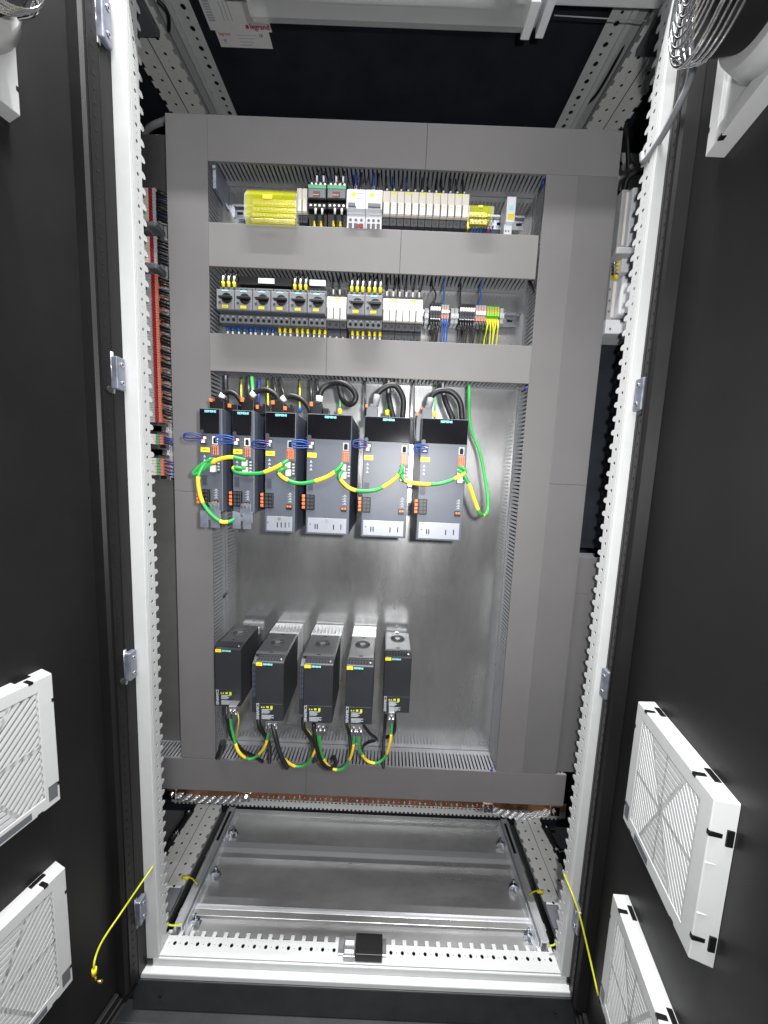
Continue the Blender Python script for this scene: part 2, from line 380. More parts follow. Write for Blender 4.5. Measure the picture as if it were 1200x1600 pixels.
# slide rails beside depth rails
for side in (0,1):
    sg = 1 if side==0 else -1; xb=.045 if side==0 else 1.155
    t=thing('slide_rail','%s grey steel slide rail on the cabinet floor beside the white perforated rail'%('left' if side==0 else 'right'),'rail',(xb,.06,-.36),'floor slide rails')
    p=MB()
    for (a,b,z0,z1) in ((0,.006,-.36,-.322),(.006,.020,-.330,-.326),(.020,.024,-.352,-.322),(.028,.032,-.362,-.330),(.024,.04,-.362,-.359)):
        p.box(xb+sg*a,xb+sg*b,.055,.43,z0,z1)
    p.build('rail_profile','galv_lit',t,.0008)
    p=MB(); p.box(xb+sg*.008,xb+sg*.017,.30,.41,-.3255,-.3235); p.build('slot_strip','black',t)
    for y in (.085,.215,.355):
        p=MB(); x=xb+sg*.048
        p.box(x-.012,x+.012,y-.004,y+.004,-.362,-.345); p.cyl((x,y,-.345),'z',.007,.006,6,sm=False); p.cyl((x,y,-.339),'z',.003,.014,10); p.box(x-.002,x+.014,y-.012,y+.010,-.3625,-.3605)
        p.build('bolt','rail_steel',t,.0005)
# black hooked damper/ clamps outside the rails
for side in (0,1):
    sg = 1 if side==0 else -1; xs=-.037 if side==0 else 1.237; xw=xs-sg*.075
    p=MB(); p.tube([(xw,.20,-.33),(xw+sg*.004,.26,-.325),(xw+sg*.012,.33,-.318),(xw+sg*.024,.395,-.31)],.012,8)
    t=tag(p.build('cable_bundle','cable_black'),'dark cable bundle lying outside the %s floor rail'%('left' if side==0 else 'right'),'cable')
    for y in (.30,.38):
        p=MB(); p.box(xw-.004+sg*.008,xw+.02+sg*.008,y-.005,y+.005,-.318,-.302); p.cyl((xw+sg*.02,y,-.302),'z',.006,.012,6,sm=False); p.build('clamp','chrome',t,.001)
# ================================================================== MOUNTING PLATE
mp=thing('mounting_plate','large galvanised steel mounting plate behind the ducts and drives','mounting plate',(.55,.172,.05))
MB().box(-.075,1.165,.172,.175,.05,1.875).build('plate','galv',mp,.001)
# dark sheet beside it
p=MB(); q=AT(243,233,.198); p.box(-.14,.03,.20,.203,1.72,1.885); tag(p.build('side_sheet','inner_dark'),'dark sheet with a round hole above the left terminal strip','sheet')
tag(MB().cyl((q.x,.199,q.z),'y',.006,-.003,12).build('screw_head','light_grey'),'pale round screw head in the dark gap above the left terminal strip','screw')
tag(MB().box(-.074,.050,.160,.1625,.095,.985).build('side_sheet','sheet_grey'),'plain grey sheet added over the mounting plate beside the left duct','sheet')  # added sheet, lightens the spot where the mounting plate reflects too dark
p=MB(); p.box(1.17,1.36,.215,.218,.83,1.46); tag(p.build('side_sheet','inner_dark'),'dark blue-black bare sheet to the right of the wiring panel','sheet')
# ================================================================== CABLE DUCTS
YF,YB=.094,.1715
def duct(name_lab, x0,x1,z0,z1, axis, segs, walls=(1,1), yf=YF, ext=None, lm='duct_pvc'):
    """axis: run direction; segs: list of (a,b) lid pieces"""
    t=thing('cable_duct',name_lab,'cable duct',((x0+x1)/2,YB,z0),'grey slotted cable ducts framing the panel')
    th=.0022; pit=.0105; fw=.0062
    a0,a1=(x0,x1) if axis=='x' else (z0,z1)
    if ext: a0,a1=ext
    for wi in (0,1):
        if not walls[wi]: continue
        p=MB()
        c = (z0+.002 if wi==0 else z1-.002-th) if axis=='x' else (x0+.002 if wi==0 else x1-.002-th)
        def B(u0,u1,y0,y1):
            if axis=='x': p.box(u0,u1,y0,y1,c,c+th)
            else: p.box(c,c+th,y0,y1,u0,u1)
        B(a0,a1,YB-.016,YB-.001); B(a0,a1,yf+.001,yf+.007)
        n=int((a1-a0)/pit)
        for i in range(n): B(a0+i*pit,a0+i*pit+fw,yf+.007,YB-.016)
        p.build('slotted_wall','duct_inner',t)
    p=MB(); p.box(x0+.003,x1-.003,YB-.0012,YB-.0002,z0+.003,z1-.003); p.build('duct_base','duct_inner',t)
    for (a,b) in segs:
        p=MB()
        if axis=='x': p.box(a+.00025,b-.00025,yf-.0015,yf+.001,z0,z1); p.box(a+.0004,b-.0004,yf,yf+.004,z0,z0+.0015); p.box(a+.0004,b-.0004,yf,yf+.004,z1-.0015,z1)
        else: p.box(x0,x1,yf-.0015,yf+.001,a+.00025,b-.00025); p.box(x0,x0+.0015,yf,yf+.004,a+.0004,b-.0004); p.box(x1-.0015,x1,yf,yf+.004,a+.0004,b-.0004)
        p.build('lid',lm,t,.0007)
    return t
duct('left vertical grey cable duct with closed lid beside the terminal strip',.0567,.1563,.186,1.857,'z',[(.186,.96),(.96,1.857)],lm='duct_pvc_mid')
duct('top horizontal grey cable duct across the head of the panel',.1563,1.1423,1.757,1.857,'x',[(.1563,.68),(.68,1.1423)],lm='duct_pvc_mid')
s1=AT(625.5,400,YF).x; s2=AT(510,560,YF).x
duct('upper horizontal grey duct below the row with the yellow distribution block',.1563,.9645,1.5215,1.6215,'x',[(.1563,s1),(s1,.9645)])
duct('middle horizontal grey duct between the motor starters and the upper drives',.1563,.9720,1.2718,1.3640,'x',[(.1563,s2),(s2,.9720)])
duct('inner right vertical grey cable duct bordering the drive bay',.9700,1.0470,.184,1.757,'z',[(.184,1.757)],lm='duct_pvc_mid')
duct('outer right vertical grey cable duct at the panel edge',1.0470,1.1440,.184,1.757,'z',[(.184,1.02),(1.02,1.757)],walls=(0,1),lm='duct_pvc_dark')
duct('bottom horizontal grey cable duct above the copper bar',-.075,1.175,.0840,.1838,'x',[(-.075,.42),(.42,1.175)],lm='duct_pvc_mid')
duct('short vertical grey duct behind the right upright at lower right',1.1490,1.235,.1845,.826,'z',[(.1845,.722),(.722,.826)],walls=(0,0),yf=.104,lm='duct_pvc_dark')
# ================================================================== COPPER BAR, BRAIDS
t=thing('copper_busbar','long copper earth bar with rows of screws under the bottom duct','busbar',(.6,.13,.03))
MB().box(-.09,1.2,.118,.122,.037,.062).build('bar','copper',t,.0008)
for i in range(46):
    p=MB(); x=.27+i*.0158
    p.cyl((x,.118,.0465),'y',.0034,-.004,8); p.build('screw','steel' if i%3 else 'copper',t)
for side,(a,b) in enumerate((((.01,.235)),((.965,1.165)))):
    t=thing('earth_braid','%s flexible plaited earthing strap hanging below the copper bar'%('left' if side==0 else 'right'),'earthing strap',((a+b)/2,.12,.02),'plaited earthing straps')
    p=MB()
    for k in range(6):
        pts=[]
        for i in range(29):
            u=i/28; x=a+(b-a)*u; sag=(.012+.008*side)*math.sin(math.pi*u)
            pts.append((x,.118-.003*math.sin(u*60+k*1.05),.050-sag-.004*k-.001*math.cos(u*60+k*1.05)))
        p.tube(pts,.0017,6,2)
    p.build('braid','steel',t)
    for x in (a,b):
        p=MB(); p.box(x-.014,x+.014,.113,.126,.028,.056); p.cyl((x,.113,.042),'y',.008,-.006,6,sm=False); p.build('lug','chrome',t,.001)
# ================================================================== DIN RAILS
def din(label, zc, x0, x1, y=.150):
    t=thing('din_rail',label,'DIN rail',((x0+x1)/2,y,zc),'steel mounting rails')
    p=MB(); 
    p.box(x0,x1,y,y+.0012,zc+.0125,zc+.0175); p.box(x0,x1,y,y+.0012,zc-.0175,zc-.0125)
    p.box(x0,x1,y,y+.0075,zc+.0118,zc+.0128); p.box(x0,x1,y,y+.0075,zc-.0128,zc-.0118)
    p.box(x0,x1,y+.0065,y+.0078,zc-.0125,zc+.0125)
    p.build('profile','rail_steel',t,.0004)
    p=MB(); n=int((x1-x0)/.025)
    for i in range(n):
        x=x0+.006+i*.025; p.box(x,x+.015,y+.0058,y+.0064,zc-.003,zc+.003)
    p.build('slots','hole',t)
    p=MB(); p.box(x0+.02,x1-.02,y+.0078,.172,zc-.010,zc+.010); p.build('spacer','mid_grey',t)
    return t
z1=AT(800,348,.15).z; z2=AT(800,500,.15).z
din('upper mounting rail, glinting beside the thin white device',z1,.195,.945)
din('lower mounting rail, slotted and bare to the right of the green terminals',z2,.165,.955)
# plug-like bracket at top left of row one
p=MB(); q=AT(341,285,.12); p.box(q.x-.004,q.x+.004,.10,.17,q.z-.028,q.z+.028); p.cyl((q.x,.10,q.z+.018),'y',.004,-.003,8); tag(p.build('side_bracket','zinc'),'small zinc bracket at the left end of the top device row','bracket')
# ------------------------------------------------------------------ beige relay / breaker module
def beige_module(x, ztop, w=.0175, lab='', grp=None, yellow=True):
    """front face Y .095; ztop = top of the white face"""
    t=thing('relay_module',lab,'relay',(x+w/2,.15,ztop-.09),grp)
    p=MB(); g=.0003
    p.box(x+g,x+w-g,.097,.148,ztop-.054,ztop)             # white body
    p.build('body','beige',t,.0008)
    p=MB(); p.box(x+w*.16,x+w*.96,.0945,.097,ztop-.0525,ztop-.026); fl=p.build('flap','flap_white',t,.0006)
    p=MB(); 
    for k in range(2): p.box(x+w*.35,x+w*.42+w*.33,.0942,.0945,ztop-.033-k*.006,ztop-.0335-k*.006)
    p.build('print','ink_grey',fl)
    p=MB(); p.box(x+w*.02,x+w*.13,.0955,.0972,ztop-.0535,ztop-.027); p.build('slit','dark_grey',t)
    p=MB(); p.box(x+g,x+w-g,.112,.150,ztop+.0003,ztop+.012); p.build('top_socket','dark_grey',t,.0008)
    p=MB(); p.box(x+g,x+w-g,.104,.150,ztop-.073,ztop-.0542); p.box(x+g,x+w-g,.116,.150,ztop-.105,ztop-.073); p.build('socket','dark_grey',t,.0008)
    p=MB(); p.cyl((x+w/2,.1042,ztop-.0635),'y',.0042,-.0006,10); p.build('screw','black',t)
    if yellow:
        p=MB(); p.box(x+w*.25,x+w*1.0,.0966,.0972,ztop-.0055,ztop-.0012); p.build('label','yellow',t)
    return t
def wire(pts, r, m, label, grp, ferr=None, fm='label_white', name='wire', fr=1.5, cat='wire'):
    p=MB(); p.tube(pts,r,6,4); o=p.build(name,m); tag(o,label,cat,grp)
    if ferr:
        p=MB()
        for (a,b) in ferr: p.tube([a,b],r*fr,6,1)
        p.build('marker',fm,o)
    return o
ztopM=AT(665,299.5,.095).z
x=AT(598,316,.095).x
base=None
for i in range(12):
    lab='cream relay module, %s from the left in the run of twelve on the upper rail'%ORD[i]
    if i==0: base=beige_module(x,ztopM,lab=lab,grp='cream relay modules on the upper rail',yellow=False); basey=None
    elif i in (1,): basey=beige_module(x+i*.0175,ztopM,lab=lab,grp='cream relay modules on the upper rail'); iy=i
    elif i in (3,5,7,10): dup(basey,((i-iy)*.0175,0,0),lab)
    else: dup(base,(i*.0175,0,0),lab)
    xw=x+i*.0175+.0088; jit=random.uniform(-.006,.006)
    wire([(xw,.125,ztopM+.010),(xw,.122,ztopM+.020),(xw+jit,.118,ztopM+.035),(xw+jit*1.6,.125,ztopM+.075)],.0017,'cable_navy' if i in (1,3) else 'cable_black',
         'thin dark wire rising from the %s cream relay of the upper rail'%ORD[i],'dark wires above the cream relays',[((xw,.125,ztopM+.013),(xw,.1215,ztopM+.022))])
    wire([(xw,.125,ztopM-.088),(xw,.118,ztopM-.10),(xw,.122,ztopM-.14)],.0016,'cable_black','white-tipped black wire under the %s cream relay of the upper rail'%ORD[i],'wires under the cream relays',[((xw,.1215,ztopM-.098),(xw,.1175,ztopM-.106))])
# lone narrow relay pair left
x=AT(463.5,310,.095).x
dd_=beige_module(x,AT(472,293,.095).z,w=.0125,lab='narrow cream relay right beside the yellow distribution block',grp='narrow cream relays',yellow=False)
dup(dd_,(.0127,0,0),'narrow cream relay touching the left green-topped safety relay')
# second row beige modules
ztopN=AT(525,463,.095).z; x=AT(510,478,.095).x
b2=beige_module(x,ztopN,lab='cream relay module, leftmost of the three between the motor starters',grp='cream relay modules on the lower rail',yellow=False)
b2y=beige_module(x+.0166,ztopN,w=.0166,lab='cream relay module, middle one of the three between the motor starters',grp='cream relay modules on the lower rail')
dup(b2,(.0333,0,0),'cream relay module, rightmost of the three between the motor starters')
for i in range(3):
    xw=x+i*.0166+.008
    wire([(xw,.125,ztopN-.088),(xw,.112,ztopN-.10),(xw,.122,ztopN-.15)],.0017,'cable_black','black wire under the %s of the three cream relays between the starters'%ORD[i],'black wires under the cream relays of the lower rail',[((xw,.114,ztopN-.090),(xw,.112,ztopN-.103))])
    if i<2: wire([(xw+.005,.125,ztopN+.010),(xw+.005,.116,ztopN+.025),(xw+.002,.12,ztopN+.07)],.0017,'cable_black','black wire entering the top of the three cream relays, %s one'%ORD[i],'black wires into the three cream relays',[((xw+.005,.120,ztopN+.014),(xw+.005,.1155,ztopN+.026))])
ztopN2=AT(630,466.5,.095).z; x=AT(598,480,.095).x
for i in range(6):
    lab='cream relay module, %s from the left in the run of six on the lower rail'%ORD[i]
    dup(b2y if i in (1,4) else b2,(x-(AT(510,478,.095).x)+(i*.0166) - (.0166 if i in (1,4) else 0),0,ztopN2-ztopN),lab)
    xw=x+i*.0166+.0085; j=random.uniform(-.003,.006)
    wire([(xw,.125,ztopN2+.010),(xw,.118,ztopN2+.022),(xw+j,.114,ztopN2+.04),(xw+j*2,.12,ztopN2+.08)],.0019,'cable_black','thick black wire into the %s of six cream relays on the lower rail'%ORD[i],'black wires above the six cream relays',[((xw,.122,ztopN2+.012),(xw,.1165,ztopN2+.026))])
    wire([(xw,.125,ztopN2-.085),(xw,.112,ztopN2-.10),(xw+.002,.122,ztopN2-.15)],.0018,'cable_black','black wire leaving the underside of the %s of six cream relays'%ORD[i],'black wires under the six cream relays',[((xw,.115,ztopN2-.094),(xw,.112,ztopN2-.110))])
# ------------------------------------------------------------------ yellow distribution block
def dist_block(a,b,c,d,label,nb,name='distribution_block'):
    x0,x1,zz0,zz1=PX(a,b,c,d,.075); t=thing(name,label,'terminal block',((x0+x1)/2,.15,zz0))
    h=zz1-zz0
    prof=[(.148,zz0+.002),(.085,zz0),(.075,zz0+h*.12),(.075,zz0+h*.70),(.095,zz1),(.148,zz1)]
    p=MB(); n=len(prof)
    p.add([(x,y,z) for x in (x0+.003,x1-.003) for (y,z) in prof],[(i,(i+1)%n,(i+1)%n+n,i+n) for i in range(n)])
    p.build('cover','yellow_clear',t)
    for xa in (x0,x1-.0025):
        p=MB(); p.prism([(y,z) for (y,z) in prof],'x',xa,xa+.0025); p.build('end_plate','clear',t,.0005)
    for k in range(nb):
        p=MB(); z=zz0+h*(.18+.62*k/max(1,nb-1)); y=.098+.012*k/nb*2; p.box(x0+.008,x1-.008,y,y+.010,z-.006,z+.006); p.build('brass_bar','brass',t,.001)
        p=MB(); m=int((x1-x0-.02)/.0085)
        for i in range(m): p.cyl((x0+.013+i*.0085,y,z),'y',.003,-.002,8)
        p.build('screws','steel',t)
    p=MB(); p.box(x0+.004,x1-.004,.120,.146,zz0+.002,zz1-.003); p.build('carrier','brass',t)
    p=MB(); p.box(x0+(x1-x0)*.36,x0+(x1-x0)*.54,.0742,.0748,zz0+h*.60,zz0+h*.71); p.build('label','yellow',t)
    p=MB(); p.box(x0+.01,x1-.006,.11,.145,zz0-.03,zz0-.001); p.build('terminal_foot','black',t)
    return t
dist_block(381,287,463,346,'large distribution block under a clear yellow cover at the left of the upper rail',4)
dist_block(733,313,772,341,'small distribution block under a clear yellow cover with blue wires below',2)
q0,q1=AT(738,345,.11),AT(770,345,.11)
for i in range(8):
    xw=q0.x+(q1.x-q0.x)*i/7; 
    wire([(xw,.115,AT(750,338,.11).z),(xw,.107,AT(750,347,.11).z),(xw+.001,.115,AT(750,375,.11).z)],.0022,['cable_blue','cable_blue','cable_blue','cable_blue','cable_navy','cable_navy','red','cable_blue'][i],
      '%s wire dropping from the small yellow block, %s from the left'%('red' if i==6 else 'blue',ORD[i]),'wires under the small yellow block',[((xw,.107,AT(750,348,.11).z),(xw,.108,AT(750,354,.11).z))] if i>=6 else None)
# ------------------------------------------------------------------ safety relays with green top
def safety_relay(a,b,c,d,label):
    x0,x1,zz0,zz1=PX(a,b,c,d,.085); h=zz1-zz0; w=x1-x0; t=thing('safety_relay',label,'relay',((x0+x1)/2,.15,zz0),'green-topped safety relays')
    p=MB(); p.box(x0,x1,.085,.148,zz0+h*.60,zz1-.006); p.box(x0,x1,.092,.148,zz0+h*.42,zz0+h*.597); p.box(x0,x1,.102,.148,zz0-.02,zz0+h*.417); p.box(x0,x1,.10,.148,zz1-.006,zz1+.014); p.build('body','black',t,.001)
    p=MB(); p.box(x0+.001,x1-.001,.0842,.085,zz1-.0145,zz1-.0065); p.build('green_band','green_strip',t)
    p=MB(); p.box(x0+.002,x1-.002,.0838,.0848,zz0+h*.63,zz1-.016); fp=p.build('front_panel','mid_grey',t,.0004)
    p=MB(); p.box(x0+w*.3,x0+w*.68,.0830,.0838,zz0+h*.68,zz1-.022); p.build('window','dark_grey',fp)
    p=MB(); p.box(x0+w*.3,x0+w*.62,.0826,.0829,zz0+h*.68,zz0+h*.70); p.build('print','orange',fp)
    p=MB()
    for k in range(4):
        p.cyl((x0+w*(.14+.24*k),.092,zz0+h*.51),'y',.0028,-.0006,8); p.cyl((x0+w*(.14+.24*k),.10,zz1+.006),'y',.0028,-.0006,8)
    p.build('screws','steel',t)
    return x0,x1,zz0,zz1
for n,(a,c,l) in enumerate(((480.5,509.5,'black safety relay with green band, left of the pair on the upper rail'),(510.5,540.5,'black safety relay with green band, right of the pair next to the white breakers'))):
    x0,x1,zz0,zz1=safety_relay(a,284+n*.8,c,352,l)
    w=x1-x0; s=('left','right')[n]
    for k,fx in enumerate((.42,.78)):
        xw=x0+w*fx
        wire([(xw,.105,zz1+.008),(xw,.098,zz1+.02),(xw+.003,.115,zz1+.05)],.0018,'cable_black','%s dark wire into the top of the %s green-banded relay'%(ORD[k],s),'wires into the safety relays',[((xw,.100,zz1+.010),(xw,.097,zz1+.022))])
        wire([(xw,.1,zz0+.045),(xw,.090,zz0+.036),(xw,.098,zz0+.010)],.0018,'cable_black','%s wire with a white marker on the front of the %s green-banded relay'%(ORD[k],s),'wires on the safety relay fronts',[((xw,.090,zz0+.040),(xw,.089,zz0+.028))])
        wire([(xw-.004,.108,zz0+.022),(xw-.004,.100,zz0+.014),(xw-.004,.104,zz0-.03)],.0018,'cable_black','%s yellow-sleeved wire below the %s green-banded relay'%(ORD[k],s),'yellow-sleeved wires below the safety relays',[((xw-.004,.1005,zz0+.018),(xw-.004,.0995,zz0+.005))],'yellow',fr=2)
# ------------------------------------------------------------------ white residual current breakers
def rcd(a,b,c,d,label,red):
    x0,x1,zz0,zz1=PX(a,b,c,d,.085); h=zz1-zz0; w=x1-x0; t=thing('circuit_breaker',label,'circuit breaker',((x0+x1)/2,.15,zz0),'white circuit breakers')
    p=MB(); p.box(x0,x1,.095,.148,zz0+h*.36,zz1); p.box(x0,x1,.082,.095,zz0+h*.40,zz1-.012); p.box(x0,x1,.097,.148,zz0-.02,zz0+h*.357); p.build('body','cool_white',t,.001)
    p=MB(); p.box(x0+w*(.1 if red else .15),x0+w*(.48 if red else .92),.078,.082,zz0+h*.43,zz0+h*.53); p.build('lever','mid_grey',t,.0006)
    p=MB(); p.box(x0+w*.25,x0+w*.5,.0815,.082,zz1-.026,zz1-.017); p.build('label','yellow',t)
    p=MB(); p.box(x0+w*.08,x0+w*.35,.0815,.082,zz0+h*.60,zz0+h*.615);p.box(x0+w*.55,x0+w*.85,.0815,.082,zz0+h*.66,zz0+h*.675);p.box(x0+w*.5,x0+w*.9,.0815,.082,zz1-.018,zz1-.019); p.build('print','ink_grey',t)
    p=MB(); 
    for k in range(3): p.cyl((x0+w*(.2+.3*k),.097,zz0+h*.22),'y',.0035,-.0006,8)
    for k in range(3): p.box(x0+w*(.1+.3*k),x0+w*(.3+.3*k),.0964,.097,zz0+.001,zz0+.012)
    MB().box(x0+w*.46,x0+w*.52,.0812,.082,zz0+h*.42,zz0+h*.46).build('indicator','mid_grey',t)
    p.build('terminal_openings','mid_grey',t)
    if red:
        p=MB(); p.box(x0+w*.55,x0+w*.92,.0955,.0963,zz0+.002,zz0+.010); p.build('label','red',t)
    for k,fx in enumerate((.4,.7)):
        xw=x0+w*fx
        wire([(xw,.115,zz1-.002),(xw,.108,zz1+.018),(xw,.115,zz1+.06)],.0026 if k else .0032,'cable_navy' if k==0 else 'cable_black','%s wire into the top of the %s white breaker'%(('blue','black')[k],('right','left')[red]),'wires into the white breakers',[((xw,.111,zz1+.004),(xw,.109,zz1+.016))],fr=1.2)
rcd(541.5,290,570.5,352,'white circuit breaker with a small red label, left of the white pair',1)
rcd(571,291,597,353,'white circuit breaker with a wide grey lever, right of the white pair',0)
# thin white device on the right
x0,x1,zz0,zz1=PX(791,307,805,362,.10); t=thing('surge_arrester','thin tall white device with a blue dot standing alone on the upper rail','surge arrester',((x0+x1)/2,.15,zz0))
p=MB(); p.box(x0,x1,.10,.148,zz0+.022,zz1); p.box(x0-.001,x1-.003,.108,.148,zz0-.004,zz0+.0218); p.build('body','cool_white',t,.001)
p=MB(); p.cyl(((x0+x1)/2+.001,.0995,zz1-.025),'y',.0055,-.0006,16); p.build('dot','teal',t)
p=MB(); p.box(x0+.004,x1-.002,.0992,.10,zz0+.028,zz0+.040); p.build('label','cable_yellow',t)
p=MB(); p.cyl((x0+.004,.108,zz0+.006),'y',.002,-.0006,8); p.cyl((x0+.011,.108,zz0+.006),'y',.002,-.0006,8); p.build('screws','dark_grey',t)
# ------------------------------------------------------------------ motor starters
def starter(x, zt, label, grp):
    """zt: z of face top; origin x left; width w"""
    w=.0440; t=thing('motor_starter',label,'motor starter',(x+w/2,.15,zt-.1),grp)
    g=.0004
    p=MB(); p.box(x+g,x+w-g,.090,.148,zt,zt+.014); p.box(x+g,x+w-g,.070,.148,zt-.048,zt-.0005); p.box(x+g,x+w-g,.095,.148,zt-.052,zt-.048); p.box(x+g,x+w-g,.085,.148,zt-.0725,zt-.052); p.box(x+g,x+w-g,.128,.148,zt-.10,zt-.0725)
    p.build('body','mid_grey',t,.001)
    p=MB(); p.box(x+.0012,x+w-.0012,.0690,.0702,zt-.0465,zt-.002); fp=p.build('front_panel','panel_grey',t,.0006)
    p=MB(); p.cyl((x+w*.60,.0692,zt-.0215),'y',.0125,-.003,20); p.box(x+w*.60-.0165,x+w*.60+.0150,.060,.0665,zt-.0245,zt-.0185); p.build('rotary_knob','black',t,.001)
    p=MB(); p.box(x+w*.33,x+w*.68,.0686,.069,zt-.0050,zt-.0025); p.build('maker_mark','teal',fp)
    p=MB(); p.box(x+w*.33,x+w*.66,.0684,.069,zt-.0435,zt-.0370); lb=p.build('label','yellow',fp)
    p=MB(); p.box(x+w*.38,x+w*.6,.0681,.0684,zt-.0408,zt-.0398); p.build('print','ink',lb)
    p=MB(); p.box(x+w*.12,x+w*.26,.0682,.069,zt-.034,zt-.029); p.cyl((x+w*.15,.069,zt-.0175),'y',.0022,-.0006,8); p.box(x+w*.2,x+w*.3,.0684,.069,zt-.0205,zt-.019); p.build('test_button','dark_grey',fp)
    p=MB()
    for k in range(3): p.cyl((x+w*(.19+.31*k),.090,zt+.0065),'y',.0040,-.0005,12); p.cyl((x+w*(.19+.31*k),.085,zt-.0645),'y',.0040,-.0005,12)
    p.build('terminal_holes','hole',t)
    p=MB(); 
    for k in range(3): p.box(x+w*(.1+.31*k),x+w*(.24+.31*k),.0845,.085,zt-.0575,zt-.0552)
    p.build('print','ink_grey',t)
    return t
GRPS='grey rotary motor starters on the lower rail'
zt0=AT(351,451.5,.07).z; zt5=AT(494,457.5,.07).z
xs0=AT(338,465,.07).x; wst=(AT(508.5,470,.07).x-xs0)/6
st=starter(xs0,zt0,'grey motor starter with black rotary knob, leftmost on the lower rail',GRPS)
for i in range(1,6): dup(st,(i*wst,0,0),'grey motor starter, %s from the left in the run of six'%ORD[i],GRPS)
xs6=AT(542,470,.07).x; wst2=(AT(597.5,474,.07).x-xs6)/2
for i in range(2): dup(st,(xs6-xs0+i*wst2,0,AT(556,459.5,.07).z-zt0),'grey motor starter, %s of the pair between the cream relays'%('left' if i==0 else 'right'),GRPS)
for i in range(8):
    xb = xs0+i*wst if i<6 else xs6+(i-6)*wst2
    zt=zt0 if i<6 else AT(556,459.5,.07).z
    col='cable_blue' if i<3 else 'yellow'; cn='blue' if i<3 else 'yellow'
    for k in range(3):
        xw=xb+.044*(.19+.31*k)+.0035; j=random.uniform(-.002,.003)
        wire([(xw,.112,zt-.070),(xw,.104,zt-.078),(xw+j,.106,zt-.108),(xw+j*2,.12,zt-.15)],.0019,'cable_black' if i>=3 else 'cable_navy',
          '%s-sleeved wire under the %s starter from the left, %s of its three'%(cn,ORD[i],ORD[k]),'sleeved wires under the motor starters',[((xw,.1045,zt-.0735),(xw+j*.5,.1035,zt-.085))],col,fr=2.1)
        o=C.objects[-1] if False else None
        p=MB(); 
        tag(p.tube([(xw+j*.6,.1035,zt-.0862),(xw+j,.1045,zt-.100)],.0029,6,1).build('wire_marker','label_white'),'white numbered marker on the %s wire under the %s starter'%(ORD[k],ORD[i]),'wire marker','white wire markers under the starters')
        if i in (0,4,6,7):
            wire([(xw-.003,.105,zt+.008),(xw-.003,.088,zt+.018),(xw-.002,.088,zt+.030),(xw,.105,zt+.06)],.0019,'cable_black','yellow-sleeved wire above the %s starter from the left, %s of its three'%(ORD[i],ORD[k]),'sleeved wires above the motor starters',[((xw-.003,.090,zt+.014),(xw-.003,.0868,zt+.025))],'yellow',fr=2.2)
            p=MB(); tag(p.tube([(xw-.003,.0866,zt+.0262),(xw-.002,.0878,zt+.038)],.0026,6,1).build('wire_marker','label_white'),'white numbered marker on the %s wire above the %s starter'%(ORD[k],ORD[i]),'wire marker','white wire markers above the starters')
# black comb busbar and white labels behind the starters
x0,x1,zz0,zz1=PX(373,433,456,446,.10); tag(MB().box(x0,x1,.100,.118,zz0,zz1).build('comb_busbar','black',None,.001),'black comb busbar feeding the tops of the left motor starters','busbar')
for (a,b,c,d,l) in ((404,435.5,429,443.5,'white printed card on the black comb busbar'),(484,438,509,447,'white printed card above the sixth motor starter')):
    x0,x1,zz0,zz1=PX(a,b,c,d,.098); t=tag(MB().box(x0,x1,.0960,.0975,zz0,zz1).build('printed_card','label_white'),l,'card','white printed cards')
    p=MB(); random.seed(3)
    for k in range(12): xx=x0+(x1-x0)*(.1+.075*k); zz=zz0+(zz1-zz0)*random.choice((.3,.5,.7)); p.box(xx,xx+.0015,.0957,.096,zz,zz+.0012)
    p.build('print','ink_grey',t)
# ------------------------------------------------------------------ terminals row 2
def terminal(x,w,zt,zb,cols,label,grp,name='terminal'):
    """cols: list of (material, fraction from, fraction to, y)"""
    t=thing(name,label,'terminal',(x+w/2,.15,zb),grp); h=zt-zb
    p=MB(); p.box(x+.0002,x+w-.0002,.118,.149,zb,zt); p.build('body',cols[0],t,.0004)
    for (m,f0,f1,y) in cols[1]:
        p=MB(); p.box(x+.0006,x+w-.0006,y,.118,zb+h*f0,zb+h*f1); p.build('clip' ,m,t)
    return t
def term_group(a,c,py0,py1,n,cols,lab,grp):
    x0,x1,zb,zt=PX(a,py0,c,py1,.11); w=(x1-x0)/n; t=None
    for i in range(n):
        l=lab%ORD[i]
        if t is None: t=terminal(x0,w,zt,zb,cols,l,grp)
        else: dup(t,(i*w,0,0),l)
    return x0,w,zt,zb
BK=('black',[('label_white',.62,.80,.107),('dark_grey',.45,.60,.110),('dark_grey',.28,.42,.108),('steel',.20,.24,.107),('black',.82,1.0,.109)])
GR=('light_grey',[('light_grey',.80,1.0,.110),('salmon',.68,.78,.108),('label_white',.45,.66,.107),('salmon',.10,.30,.108)])
GG=('term_green',[('term_green',.80,1.0,.110),('orange',.70,.78,.108),('term_green',.42,.68,.107),('cable_yellow',.08,.24,.108)])
tg=[(672,688.5,473,506,4,BK,'black terminal, %s of the left group of four on the lower rail','black terminals'),
    (689.5,701.5,476,501,3,GR,'grey and salmon terminal, %s of three above the blue wires','grey and salmon terminals'),
    (718,742,475,507,6,BK,'black terminal, %s of the right group of six on the lower rail','black terminals'),
    (743,759.5,477,505,4,GR,'grey and salmon terminal, %s of four left of the green ones','grey and salmon terminals'),
    (760,780,479,506,5,GG,'green and yellow earth terminal, %s of five','green earth terminals')]
tgo=[term_group(*a) for a in tg]
